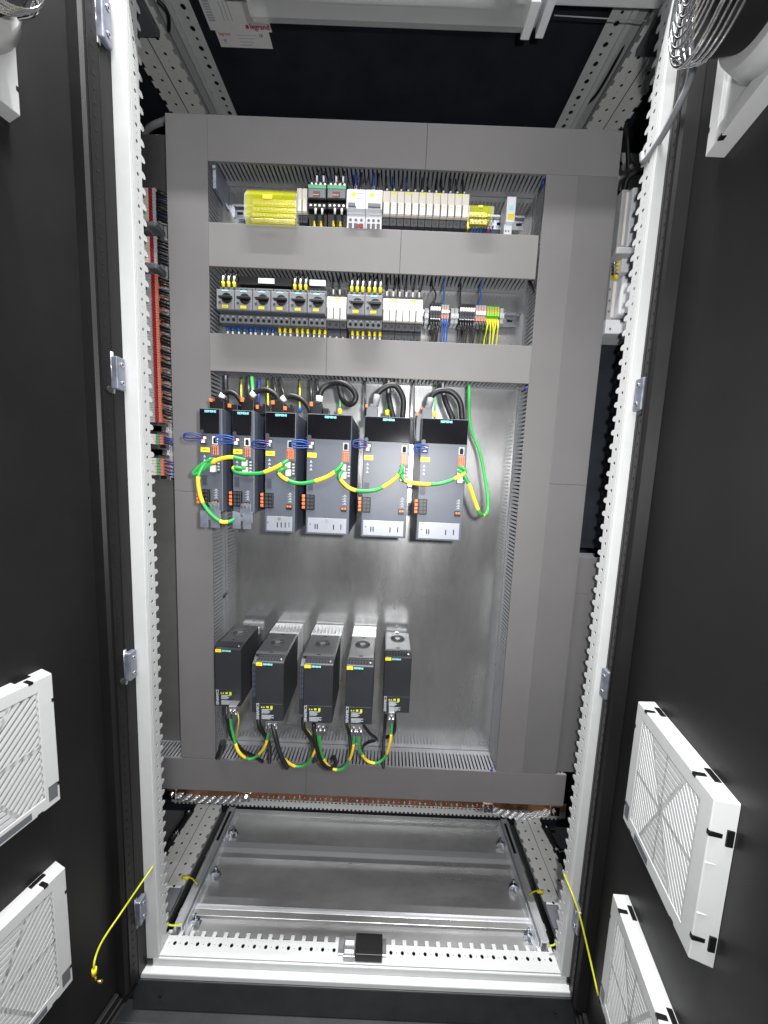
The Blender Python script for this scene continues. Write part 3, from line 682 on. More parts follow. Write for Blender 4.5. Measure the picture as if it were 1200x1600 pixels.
for gi,(x0,w,zt,zb) in enumerate(tgo):
    n=tg[gi][4]; m=['cable_black','cable_blue','cable_black','cable_black','cable_lime'][gi]; cn=['black','blue','black','dark','green and yellow'][gi]
    for i in range(n):
        xw=x0+w*(i+.5); j=random.uniform(-.004,.004)
        wire([(xw,.12,zb+.012),(xw,.103,zb-.004),(xw+j,.105,zb-.03),(xw+j*2,.12,zb-.09)],.0019,m,'%s wire %s from the left under the %s group of terminals'%(cn,ORD[i],ORD[gi]),'wires under the terminals of the lower rail')
for (a,l) in ((664,'clear end clamp between cream relays and black terminals'),(705,'clear end clamp after the salmon terminals'),(711,'grey end clamp before the six black terminals'),(782,'pale end clamp right of the green terminals')):
    x0,x1,zb,zt=PX(a,480,a+5.5,504,.11); t=tag(MB().box(x0,x1,.115,.149,zb,zt).box(x0-.001,x1+.001,.110,.115,zb+.01,zb+.022).build('end_clamp','light_grey',None,.0008),l,'end clamp','end clamps')
    p=MB(); p.cyl(((x0+x1)/2,.1098,zb+.016),'y',.0022,-.0006,8); p.build('screw','steel',t)
def pw(path,r,m,label,grp,Y=None,**k):
    return wire([AT(q[0],q[1],q[2] if len(q)>2 else Y) for q in path],r,m,label,grp,**k)
pw([(677,474,.112),(681,460,.105),(675,445,.11),(676,430,.13)],.0022,'cable_black','black wire looping from the duct into the left black terminals','wires above the terminals')
pw([(692,477,.112),(694,460,.105),(692,447,.11),(695,432,.13)],.002,'cable_blue','blue wire from the duct into the salmon terminals','wires above the terminals')
pw([(719,476,.112),(719,460,.105),(720,446,.11),(716,432,.13)],.0022,'cable_black','black wire from the duct into the right black terminals','wires above the terminals')
pw([(748,479,.112),(752,462,.105),(750,450,.11),(754,434,.13)],.002,'cable_blue','blue wire bending above the salmon terminals next to the green ones','wires above the terminals')
pw([(846,247,.13),(850,268,.12),(849,283,.11),(846,300,.13)],.004,'cable_navy','blue bundle in the top right corner of the upper device row','wires')
pw([(830,440,.12),(836,452,.11),(838,470,.13)],.005,'cable_black','black bundle in the right corner of the lower device row','wires')
for k in range(12):
    a=498+k*7.6; pw([(a,258,.14),(a+random.uniform(-4,4),272,.12),(a+random.uniform(-3,3),286,.13)],.0014,random.choice(['cable_black','cable_navy','cable_black']),'thin dark wire dangling from the top duct slots, %s from the left'%ORD[k],'thin wires hanging from the top duct')
# ================================================================== LEFT TERMINAL STRIP
YT=.130
def lt(py): return AT(230,py,YT).z
t=thing('strip_carrier','steel carrier rail behind the vertical terminal strip left of the panel','mounting rail',(0,.16,lt(745)))
MB().box(-.022,.012,.150,.153,lt(750),lt(292)).build('profile','steel',t,.0006)
p=MB()
for k in range(34): z=lt(748)+k*.0215; p.box(-.014,.002,.1492,.150,z,z+.012)
p.build('slots','hole',t)
def left_terms(pa,pb,n,mats,kind,grp,lab):
    za,zb=lt(pa),lt(pb); h=(za-zb)/n; t=None
    for i in range(n):
        z=za-(i+1)*h
        if t is None:
            t=thing('strip_terminal',lab%ORD[i],'terminal',(-.01,.15,z),grp); 
            p=MB(); p.prism([(-.006,.149),(-.006,.122),(-.020,.122),(-.028,.112),(-.028,.140),(-.022,.149)],'z',z+.0003,z+h-.0003); p.build('body','light_grey' if kind else 'beige',t,.0004)
            p=MB(); p.box(-.0055,.0015,.118,.149,z+.0008,z+h-.0012); p.build('marker',mats[0],t,.0003)
            p=MB(); p.box(.0025,.0105,.121,.149,z+.0003,z+h-.0003); p.build('clip',mats[1],t,.0003)
        else: dup(t,(0,0,-i*h),lab%ORD[i])
        # wires to the right
    return za,zb
left_terms(297,352,11,('red','light_grey'),0,'terminals of the top red block of the left strip','pale red-marked terminal, %s from the top of the highest left block')
left_terms(372,415,9,('red','light_grey'),0,'terminals of the second red block of the left strip','pale red-marked terminal, %s from the top of the second left block')
left_terms(430,660,58,('red','salmon'),1,'terminals of the long red and salmon block of the left strip','thin red and salmon terminal, %s from the top of the long left block')
left_terms(678,694,4,('green_strip','salmon'),0,'terminals of the small block below the long red one','pale green-marked terminal, %s from the top of the small left block')
left_terms(715,742,6,('green_strip','salmon'),0,'terminals of the lowest block of the left strip','pale green-marked terminal, %s from the top of the lowest left block')
for (a,b,l) in ((352,366,'dark clamp between the two short red terminal blocks'),(415,430,'dark clamp above the long red and salmon terminal block')):
    z0,z1=lt(b),lt(a); p=MB(); p.box(-.026,.018,.106,.149,z0+.005,z1-.004); p.box(-.026,-.004,.112,.149,z0,z1); tag(p.build('marker_carrier','mid_grey',None,.003),l,'clamp','dark clamps on the left strip')
for i,py in enumerate((664,700)):
    z0,z1=lt(py+12),lt(py); p=MB(); p.box(-.022,.009,.122,.149,z0+.003,z1-.002); p.box(-.004,.012,.118,.149,z0+.003,z1-.002); tag(p.build('end_clamp','chrome',None,.001),('upper' if i==0 else 'lower')+' bare metal clamp low on the left terminal strip','end clamp','metal clamps on the left strip')
# wire comb to the right of the strip
random.seed(5)
p=MB(); p.box(.013,.055,.150,.158,lt(745),lt(300)); tag(p.build('wire_tray','light_grey'),'grey ribbed tray behind the bunched wires of the left strip','tray')
segs=[(300,352,12),(374,414,10),(432,660,40),(680,694,4),(716,742,5)]
bi=0; wn=0
for (a,b,n) in segs:
    for i in range(n):
        z=lt(a+(b-a)*(i+.5)/n); m='cable_navy' if (a<420 and random.random()<.45) or a>670 else ('cable_grey' if i%2 else 'cable_black')
        wn+=1; w_=wire([(.010,.132,z),(.017,.122,z+.001),(.027,.122,z+random.uniform(-.004,.002)),(.040,.128,z-.004),(.058,.150,z-.010)],.0021,m,'thin wire leaving the left terminal strip, %s from the top'%ORD[wn-1],'wires of the left terminal strip')
nb=[310,322,333,344,382,392,402,410]+[440+k*18.5 for k in range(12)]
for bk,py in enumerate(nb):
    z=lt(py); p=MB(); p.tube([(.012,.126,z+.003),(.019,.1165,z+.004),(.032,.1165,z),(.046,.122,z-.003),(.058,.145,z-.006)],.0033,6,5)
    p.tube([(.012,.126,z-.004),(.019,.1165,z-.004),(.032,.1165,z-.007),(.046,.122,z-.010),(.058,.145,z-.012)],.0026,6,5)
    tag(p.build('black_wire_pair','cable_black'),'black wire pair looping from the left terminal strip, %s from the top'%ORD[bk],'wire','black wire pairs of the left strip')
# ================================================================== RIGHT NEIGHBOUR DEVICES
YR=.16
def rbox(p,a,b,c,d,y0,y1): 
    x0,x1,z0,z1=PX(a,b,c,d,y0); p.box(x0,x1,y0,y1,z0,z1)
t=thing('power_breaker','tall pale grey power breaker behind the right upright, top one','breaker',(1.2,.2,AT(980,390,.13).z),'pale breakers at the right')
p=MB(); rbox(p,968,296,1004,388,.14,.21); p.build('body','light_grey',t,.002)
p=MB(); rbox(p,984,292,1012,385,.12,.139); p.build('front_cover','cool_white',t,.003)
p=MB(); rbox(p,975,300,979,384,.135,.139); p.build('edge_strip','flap_white',t)
p=MB(); rbox(p,964,386,1004,397,.10,.20); p.build('bottom_flange','light_grey',t,.002)
t=thing('power_breaker','pale power breaker with yellow striped label, lower one behind the right upright','breaker',(1.2,.2,AT(980,510,.13).z),'pale breakers at the right')
p=MB(); rbox(p,952,400,1000,500,.145,.21); p.build('body','light_grey',t,.002)
p=MB(); rbox(p,972,398,1000,425,.12,.144); p.build('front_cover','cool_white',t,.003)
p=MB(); rbox(p,970,430,1000,492,.115,.144); p.build('lower_cover','cool_white',t,.004)
p=MB(); rbox(p,956,440,966,496,.139,.1445); p.build('side_strip','flap_white',t)
p=MB(); rbox(p,946,500,1000,522,.12,.20); p.build('foot','cool_white',t,.002)
p=MB(); rbox(p,962,407,967,434,.130,.144); p.build('label','yellow',t)
p=MB(); 
for k in range(5): q=AT(961,409+k*5.5,.14); p.cyl((q.x-.013,.130,q.z),'x',.0035,.014,8)
p.build('cable_lugs','chrome',t)
p=MB(); 
for (a,b) in ((953,452),(952,470),(951,487),(953,514),(965,403)): q=AT(a,b,.12 if b>500 else .1445); p.cyl((q.x,q.y,q.z),'y',.0025,-.001,8)
p.build('screws','mid_grey',t)
# black cable right of panel, bolt
pw([(978,195,.22),(980,215,.2),(981,238,.2),(982,262,.2)],.0055,'cable_black','vertical black cable in the dark gap at the upper right','dark cables')
pw([(975,300,.2),(980,280,.19),(995,268,.18),(1012,266,.17)],.008,'cable_black','dark cable bundle bending behind the right upright','dark cables')
p=MB(); q=AT(985,262,.18); p.cyl((q.x,.18,q.z),'y',.006,-.004,6,sm=False); tag(p.build('hex_bolt','steel'),'small bright bolt in the dark gap at the upper right','bolt')
pw([(224,222,.25),(228,206,.23),(240,196,.21),(262,188,.2)],.008,'cable_grey','thick grey cable bending behind the top left corner of the panel','dark cables')
# ================================================================== UPPER SERVO DRIVES
YD=-.04; Q=.000345; U=.00147
def servo(a,b,c,d,label,narrow):
    x0,x1,z0,z1=PX(a,b,c,d,YD); t=thing('servo_drive',label,'servo drive',((x0+x1)/2,.17,z0),'blue-grey servo drives in the drive bay'); w=x1-x0
    Z=lambda k: z1-k*Q
    p=MB(); p.box(x0,x1,YD,YD+.022,z0,z1); p.build('front_shell','drive_blue_grey',t,.0015)
    p=MB(); 
    p.box(x0+.0015,x1-.0012,YD+.022,.165,z0+.001,z1-.001); p.build('rear_housing','drive_side',t,.001)
    p=MB(); p.box(x0+.0015,x1-.0015 if not narrow else x1-.006,YD-.0022,YD,Z(160),Z(5)); dp=p.build('display_panel','gloss_black',t,.001)
    p=MB(); cx=x0+w*(.5 if narrow else .52); text_on(p,'SIEMENS',.0070,(cx,YD-.0024,Z(21)),align='CENTER',bold=.0005); p.build('maker_mark','teal',dp)
    p=MB(); p.cyl((x0+.006,YD-.0022,Z(150)),'y',.0045,-.001,14); p.build('lock_dot','dark_grey',dp)
    # left socket with coloured plug
    p=MB(); p.box(x0+.001,x0+.0175,YD-.001,YD,Z(232),Z(168)); s=p.build('bus_socket','dark_grey',t,.001)
    p=MB(); p.box(x0+.004,x0+.010,YD-.006,YD-.001,Z(196),Z(180)); p.build('plug','red',s)
    p=MB(); p.box(x0+.006,x0+.013,YD-.007,YD-.001,Z(222),Z(202)); p.box(x0+.010,x0+.0155,YD-.0045,YD-.001,Z(198),Z(182)); p.build('plug','flap_white',s,.0005)
    p=MB(); p.box(x0+.002,x0+.022,YD-.0008,YD,Z(280),Z(250)); lb=p.build('label','yellow',t)
    p=MB(); p.box(x0+.007,x0+.016,YD-.001,YD-.0008,Z(267),Z(263)); p.build('print','ink',lb)
    p=MB()
    for k in (300,325,350): p.prism([(x0+.007,Z(k+14)),(x0+.0135,Z(k+14)),(x0+.01025,Z(k-4))],'y',YD-.0004,YD)
    p.build('warning_marks','ink_grey',t)
    xr=x1-(.007 if narrow else .003)
    p=MB(); p.box(xr-.0155,xr-.0025,YD-.001,YD,Z(228),Z(176)); r=p.build('network_port','light_grey' if not narrow else 'flap_white',t,.0006)
    p=MB(); p.prism([(xr-.013,Z(222)),(xr-.005,Z(222)),(xr-.005,Z(192)),(xr-.007,Z(184)),(xr-.011,Z(184)),(xr-.013,Z(192))],'y',YD-.0013,YD-.001); p.build('opening','hole',r)
    p=MB(); p.box(xr-.016,xr-.001,YD-.004,YD,Z(298),Z(236)); r=p.build('signal_terminal','orange' if not narrow else 'salmon',t,.0006)
    p=MB()
    for i in range(3):
        for j in range(6): p.box(xr-.0150+i*.0048,xr-.0122+i*.0048,YD-.0045,YD-.004,Z(248+j*9.5),Z(242+j*9.5))
    p.build('openings','dark_grey',r)
    p=MB(); p.box(xr-.0165,xr+.003,YD-.003,YD,Z(412),Z(310)); r=p.build('encoder_block','dark_grey',t,.0006)
    p=MB(); p.box(xr-.0175,xr-.0065,YD-.013,YD-.003,Z(357),Z(316)); p.box(xr-.016,xr-.005,YD-.013,YD-.003,Z(408),Z(364)); p.build('white_plug','flap_white',r,.0012)
    p=MB()
    for j in range(4): p.box(xr-.003,xr+.002,YD-.0036,YD-.003,Z(335+j*20),Z(325+j*20))
    p.build('print','ink_grey',r)
    p=MB(); p.box(x0+.004,x0+.0155,YD-.0006,YD,Z(495),Z(428)); r=p.build('switch_cover','drive_side',t,.001)
    p=MB(); p.box(x0+.006,x0+.0145,YD-.0012,YD-.0006,Z(478),Z(447)); p.build('window','dark_grey',r)
    k0=530; xs=x0+(.001 if not narrow else .003)
    p=MB(); p.box(xs,xs+.0195,YD-.010,YD,Z(k0+92),Z(k0-8)); r=p.build('motor_terminal','black',t,.001)
    p=MB()
    for j in range(4): p.cyl((xs+.0065,YD-.010,Z(k0+4+j*24)),'y',.0036,-.001,12); p.cyl((xs+.0145,YD-.010,Z(k0+4+j*24)),'y',.0030,-.001,12)
    p.build('screw_holes','dark_grey',r)
    p=MB()
    for j in range(4): p.box(xs-.0085,xs-.0015,YD-.009,YD+.004,Z(k0+14+j*24),Z(k0-5+j*24)); 
    p.build('release_levers','orange',r,.0012)
    p=MB(); p.box(xs-.0015,xs,YD-.009,YD+.004,Z(k0+92),Z(k0-8)); p.build('lever_frame','black',r)
    p=MB()
    for j in range(4):
        zz=Z(524+j*17); p.box(xr-.0135,xr-.004,YD-.0004,YD,zz-.0016,zz-.0006); p.box(xr-.010,xr-.006,YD-.0004,YD,zz+.0004,zz+.0022)
    p.build('print','ink_grey',t)
    p=MB(); p.box(xr-.016,xr-.003,YD-.005,YD,Z(628),Z(594)); r=p.build('brake_terminal','black',t,.0006)
    p=MB(); p.box(xr-.0145,xr-.010,YD-.0056,YD-.005,Z(612),Z(599)); p.box(xr-.0085,xr-.004,YD-.0056,YD-.005,Z(612),Z(599)); p.build('lever','orange',r)
    if not narrow:
        b0=Z(675); b1=z0+.004
        p=MB(); p.box(x0+.0045,x1-.0055,YD-.0018,YD,b1,b0); r=p.build('lower_cover','light_grey' if False else 'zinc_grey',t,.0012)
        cx=(x0+x1)/2; zc=(b0+b1)/2
        p=MB(); p.cyl((cx,YD-.0018,b0-.006),'y',.0038,-.0014,14); p.build('screw','steel',r)
        p=MB(); hw=(x1-x0)/2
        xs_=[-.55,-.45,.30] if w>.08 else [-.14,.12,.38]
        for xx in xs_: p.box(cx+hw*xx-.0011,cx+hw*xx+.0011,YD-.0022,YD-.0018,zc-.009,zc+.003)
        p.cyl((cx-hw*.78,YD-.0018,zc+.002),'y',.0014,-.0004,8); p.box(cx+hw*.62,cx+hw*.66,YD-.0022,YD-.0018,zc-.008,zc+.004)
        p.build('slots','hole',r)
    else:
        zb=z0; p=MB()
        p.prism([(x0+.003,zb-.036),(x0+.021,zb-.036),(x0+.021,zb-.018),(x0+.0265,zb-.018),(x0+.0265,zb-.036),(x1-.004,zb-.036),(x1-.004,zb-.022),(x1-.001,zb-.022),(x1-.001,zb+.004),(x1-.004,zb+.004),(x1-.004,zb+.022),(x0+.020,zb+.022),(x0+.020,zb+.0),(x0+.003,zb+.004)],'y',YD-.010,YD-.0085)
        r=p.build('shield_bracket','zinc',t,.0004)
        p=MB(); 
        for (dx,dz) in ((.024,.014),(.032,.014),(.025,-.005)): p.cyl((x0+dx,YD-.010,zb+dz),'y',.0034,-.002,12)
        p.build('screw','chrome',r)
    return x0,x1,z0,z1
mat('zinc_grey',(.36,.38,.43),.4,.3,var=.06,scale=40)
SD=[servo(312.7,638,347.7,799,'narrow blue-grey servo drive, leftmost, half in front of the left duct',True),
    servo(363.5,641,397.5,801,'narrow blue-grey servo drive, second from the left, with hanging metal bracket',True),
    servo(414,644,461.5,832,'medium-width servo drive, third from the left, with three slots in its lower cover',False),
    servo(478.7,647,547.5,835.5,'wide servo drive, fourth from the left, below the coiled black cable',False),
    servo(566.5,651,638,840,'wide servo drive, fifth from the left, second from the right',False),
    servo(654.5,654,726.5,845,'wide servo drive, rightmost of the upper row next to the long green cable',False)]
def plug(boxes,label,m='black',tabs=()):
    t=None; p=MB()
    for (a,b,c,d) in boxes:
        x0,x1,z0,z1=PX(a,b,c,d,.0); p.box(x0,x1,-.002,.032,z0,z1)
    o=tag(p.build('power_plug',m,None,.0015),label,'plug','power plugs on top of the servo drives')
    p=MB()
    for (a,b,c,d) in tabs:
        x0,x1,z0,z1=PX(a,b,c,d,-.004); p.box(x0,x1,-.006,.012,z0,z1)
    if tabs: p.build('orange_tab','orange',o,.001)
plug([(328,626,351,642),(336,621,347,627)],'black plug on top of the leftmost servo drive',tabs=[(327,623,332,628)])
plug([(357,632,372,644)],'small black plug between the first two servo drives',tabs=[(356,631,361,637)])
plug([(377,624,397,644),(383,620,393,625)],'black plug on top of the second servo drive',tabs=[(376,621,381,628)])
plug([(401,634,416,648),(411,631,416,636)],'small black plug between the second and third servo drives',tabs=[(400,633,404,639)])
plug([(425,629,444,647),(429,625,440,630)],'black plug on top of the third servo drive',tabs=[(424,626,429,632)])
plug([(445,636,461,648),(453,632,458,637)],'small black plug at the right of the third servo drive',tabs=[(443,635,448,641)])
plug([(485,633,503,650),(489,628,501,634),(504,638,513,650)],'black double plug on top of the fourth servo drive',tabs=[(484,628,489,635)])
plug([(572,636,590,654),(578,631,589,637)],'dark grey plug on top of the fifth servo drive','mid_grey',tabs=[(571,632,575,637)])
plug([(659,638,675,657),(664,634,674,639),(650,646,659,690)],'dark grey stepped plug at the left of the sixth servo drive','mid_grey',tabs=[(657,635,660,640),(650,645,654,650)])
BC='black looped power cables over the servo drives'
def cab(path,r,m,label,grp,Y=.02,cat='cable',sub=6,name='power_cable',**k):
    p=MB(); p.tube([AT(q[0],q[1],q[2] if len(q)>2 else Y) for q in path],r,8,sub); o=p.build(name,m); return tag(o,label,cat,grp)
def marker(o,a,b,r,m='label_white',Y=.02,name='marker'):
    p=MB(); A=AT(*a,Y); B=AT(*b,Y); p.tube([A,B],r,8,1); p.build(name,m,o)
o=cab([(342,630),(348,617),(358,612.6),(369,617),(378,630)],.0062,'cable_black','black cable bridging the first and second servo drives',BC); marker(o,(345,622),(349.5,616),.0072)
o=cab([(390,630),(392,621),(401,611.5),(417.6,609.5),(431.6,618),(438.6,630)],.0066,'cable_black','black cable bridging the second and third servo drives',BC); marker(o,(393,619),(398,613.5),.0076)
o=cab([(438,630),(443,623),(455,618.5),(471,624),(482,636),(486,650)],.0066,'cable_black','black cable bridging the third and fourth servo drives',BC); marker(o,(440,625.5),(446,621),.0076)
o=cab([(498,632),(499.3,622),(503,609),(515.6,599.7),(534.3,598.5,.012),(549,607,.01),(556,619,.01),(552,629.5,.012),(542,631,.02),(534,621,.03),(530,601,.04)],.0068,'cable_black','thick black cable coiled in a full loop above the fourth servo drive',BC); marker(o,(498.6,628),(499.6,619),.0086)
o=cab([(584,638),(586.6,628),(592,612.7),(607.6,602.5),(620,604.5),(630,624),(629,652)],.0068,'cable_black','thick black cable arching over the fifth servo drive',BC); marker(o,(586,634),(590,617),.0082,'cable_grey')
cab([(607.6,596,.06),(607.6,622,.03),(615,655,.02)],.0068,'cable_black','black cable dropping from the duct behind the fifth servo drive',BC)
o=cab([(669,641),(671,632),(676,617),(689,610),(706,612.7),(719,629),(722,656)],.0068,'cable_black','thick black cable arching over the sixth servo drive',BC); marker(o,(669.5,638),(673.5,622),.0082,'cable_grey')
cab([(691.6,600,.06),(695,624,.03),(708,656,.02)],.0068,'cable_black','black cable dropping from the duct behind the sixth servo drive',BC)
for i,(path,r,m,l) in enumerate((
  ([(353,588,.10),(353,600,.09),(355,640,.08)],.006,'cable_black','black vertical cable at the left edge of the drive bay'),
  ([(388.5,590,.10),(389,622,.05)],.006,'cable_black','black vertical cable above the second servo drive'),
  ([(405,592,.10),(404,640,.05)],.0035,'cable_navy','dark blue vertical cable between second and third servo drives'),
  ([(427,592,.10),(432,622,.04)],.0042,'cable_black','black vertical cable left above the third servo drive'),
  ([(437,592,.10),(446,625,.04)],.0042,'cable_black','black slanted cable right above the third servo drive'),
  ([(485.5,594,.10),(487,630,.04)],.0045,'cable_black','black vertical cable left above the fourth servo drive'),
  ([(495,594,.10),(498,622,.05)],.004,'cable_black','second black vertical cable above the fourth servo drive'),
  ([(570,596,.10),(571,650,.04)],.003,'cable_black','thin black vertical cable left of the fifth servo drive'),
  ([(646.5,597,.10),(646.5,640,.05),(649,694,-.03)],.003,'cable_black','long thin black cable falling beside the sixth servo drive to the blue wires'),
  ([(377,590,.12),(377,628,.06)],.0022,'cable_lime','thin yellow-green wire above the first servo drive'),
  ([(418,591,.12),(419,636,.06)],.0022,'cable_lime','thin yellow-green wire above the third servo drive'),
  ([(468.5,592,.12),(468.5,640,.06)],.0022,'cable_lime','thin yellow-green wire with blue tip left of the fourth servo drive'),
  ([(393.5,590,.09),(395,614,.05),(393,640,.06)],.0045,'cable_green','short thick green cable above the second servo drive'),
  ([(531,610,.12),(531.5,648,.03)],.0022,'cable_green','thin green wire with yellow tip above the fourth servo drive'),
  ([(605,602,.12),(605,650,.03)],.0022,'cable_green','thin green wire with yellow tip above the fifth servo drive'),
  ([(680,601,.12),(679,653,.03)],.0022,'cable_green','thin green wire with yellow tip above the sixth servo drive'))):
    o=cab(path,r,m,l,'vertical cables above the servo drives',sub=4)
    if 'yellow tip' in l: a=path[-1]; marker(o,(a[0],a[1]-9),(a[0],a[1]-1),.005,'yellow',.02)
    if 'blue tip' in l: marker(o,(468.5,636),(468.5,645),.0045,'cable_blue',.05)
# extra tiny vertical wires
# blue bus jumpers
BJ='blue bus wires linking the servo drives'
for i,(pa,pb,py0,py1) in enumerate(((287,316,680,686),(337,367,684,688),(394,421,692,695),(456,483,691,695),(551,573,691,693),(646,668,698,703))):
    o=None; p=MB()
    for k in range(2):
        y=py0+k*3.5
        p.tube([AT(pb,y,YD-.006),AT((pa+pb)/2+3,y-3.5,YD-.012),AT(pa+3,y-3-k,YD-.016),AT(pa,y+1.5,YD-.016),AT(pa+6,y+5,YD-.014),AT((pa+pb)/2+4,y+5,YD-.010),AT(pb,y+5,YD-.006)],.0013,6,6)
    tag(p.build('bus_wire','cable_navy' if i%2==0 else 'cable_blue'),'looped blue bus wires plugged into the %s servo drive from the left'%ORD[i],'wire',BJ)
# green and yellow bonding cables
GB='green bonding cables with yellow sleeves'
def bond(path,r,sl,label,Y=-.058,grp=GB,m='cable_green'):
    P=spline([AT(q[0],q[1],q[2] if len(q)>2 else Y) for q in path],10)
    p=MB(); p.tube(P,r,10,1); o=tag(p.build('bonding_cable',m),label,'cable',grp)
    n=len(P)-1
    for (a,b) in sl:
        i0,i1=int(a*n),int(b*n); p=MB(); p.tube(P[i0:i1+1],r*1.07,10,1); p.build('sleeve','cable_yellow',o)
RB=.0042
bond([(333,717),(326,720),(312,729),(302,740.5),(312,738),(333,722),(347,716.5),(362,714.5),(377,717.5),(384,719)],RB,[(.55,.80)],'green bonding cable looping from the first to the second servo drive')
bond([(329,720,-.055),(318,728,-.06),(310,745,-.066),(311,765,-.066),(317,786,-.064),(329,803,-.062),(345,815,-.058),(358,815,-.052),(366,811,-.048)],RB,[(.26,.50),(.74,.86)],'green bonding cable hanging in a loop over the brackets of the first two servo drives')
bond([(384,731,-.052),(374,731),(365.5,731),(368,737),(384,740),(408,739),(430,731),(444,723),(450,720,-.052)],RB,[(.23,.30),(.66,.84)],'green bonding cable between the second and third servo drives')
bond([(449,731,-.052),(441,733),(436,739),(445,748),(465,755),(487,753),(513,744),(530,731),(535,724,-.052)],RB,[(.26,.42),(.66,.82)],'green bonding cable sagging between the third and fourth servo drives')
bond([(536,735,-.052),(531,741),(532,749),(545,762),(562,767),(587,765.5),(607,756),(621,744),(628,735),(628,728,-.052)],RB,[(.23,.42),(.62,.80)],'green bonding cable sagging between the fourth and fifth servo drives')
bond([(629,737,-.052),(628,744),(633,751),(655,756),(684,756),(703,751),(719,744),(727,737),(723,731),(718,732,-.052)],RB,[(.22,.40),(.60,.76)],'green bonding cable between the fifth and sixth servo drives')
bond([(716,735,-.054),(724,741),(733,758),(743,786),(750,802),(757,806,-.03),(762,798,0),(762,775,.02),(756,738,.05),(749,705,.07),(738,678,.085),(733.5,655,.09),(733,625,.09),(733,601,.10)],RB,[(.15,.28),(.355,.372)],'long green bonding cable hanging from the duct to the sixth servo drive')
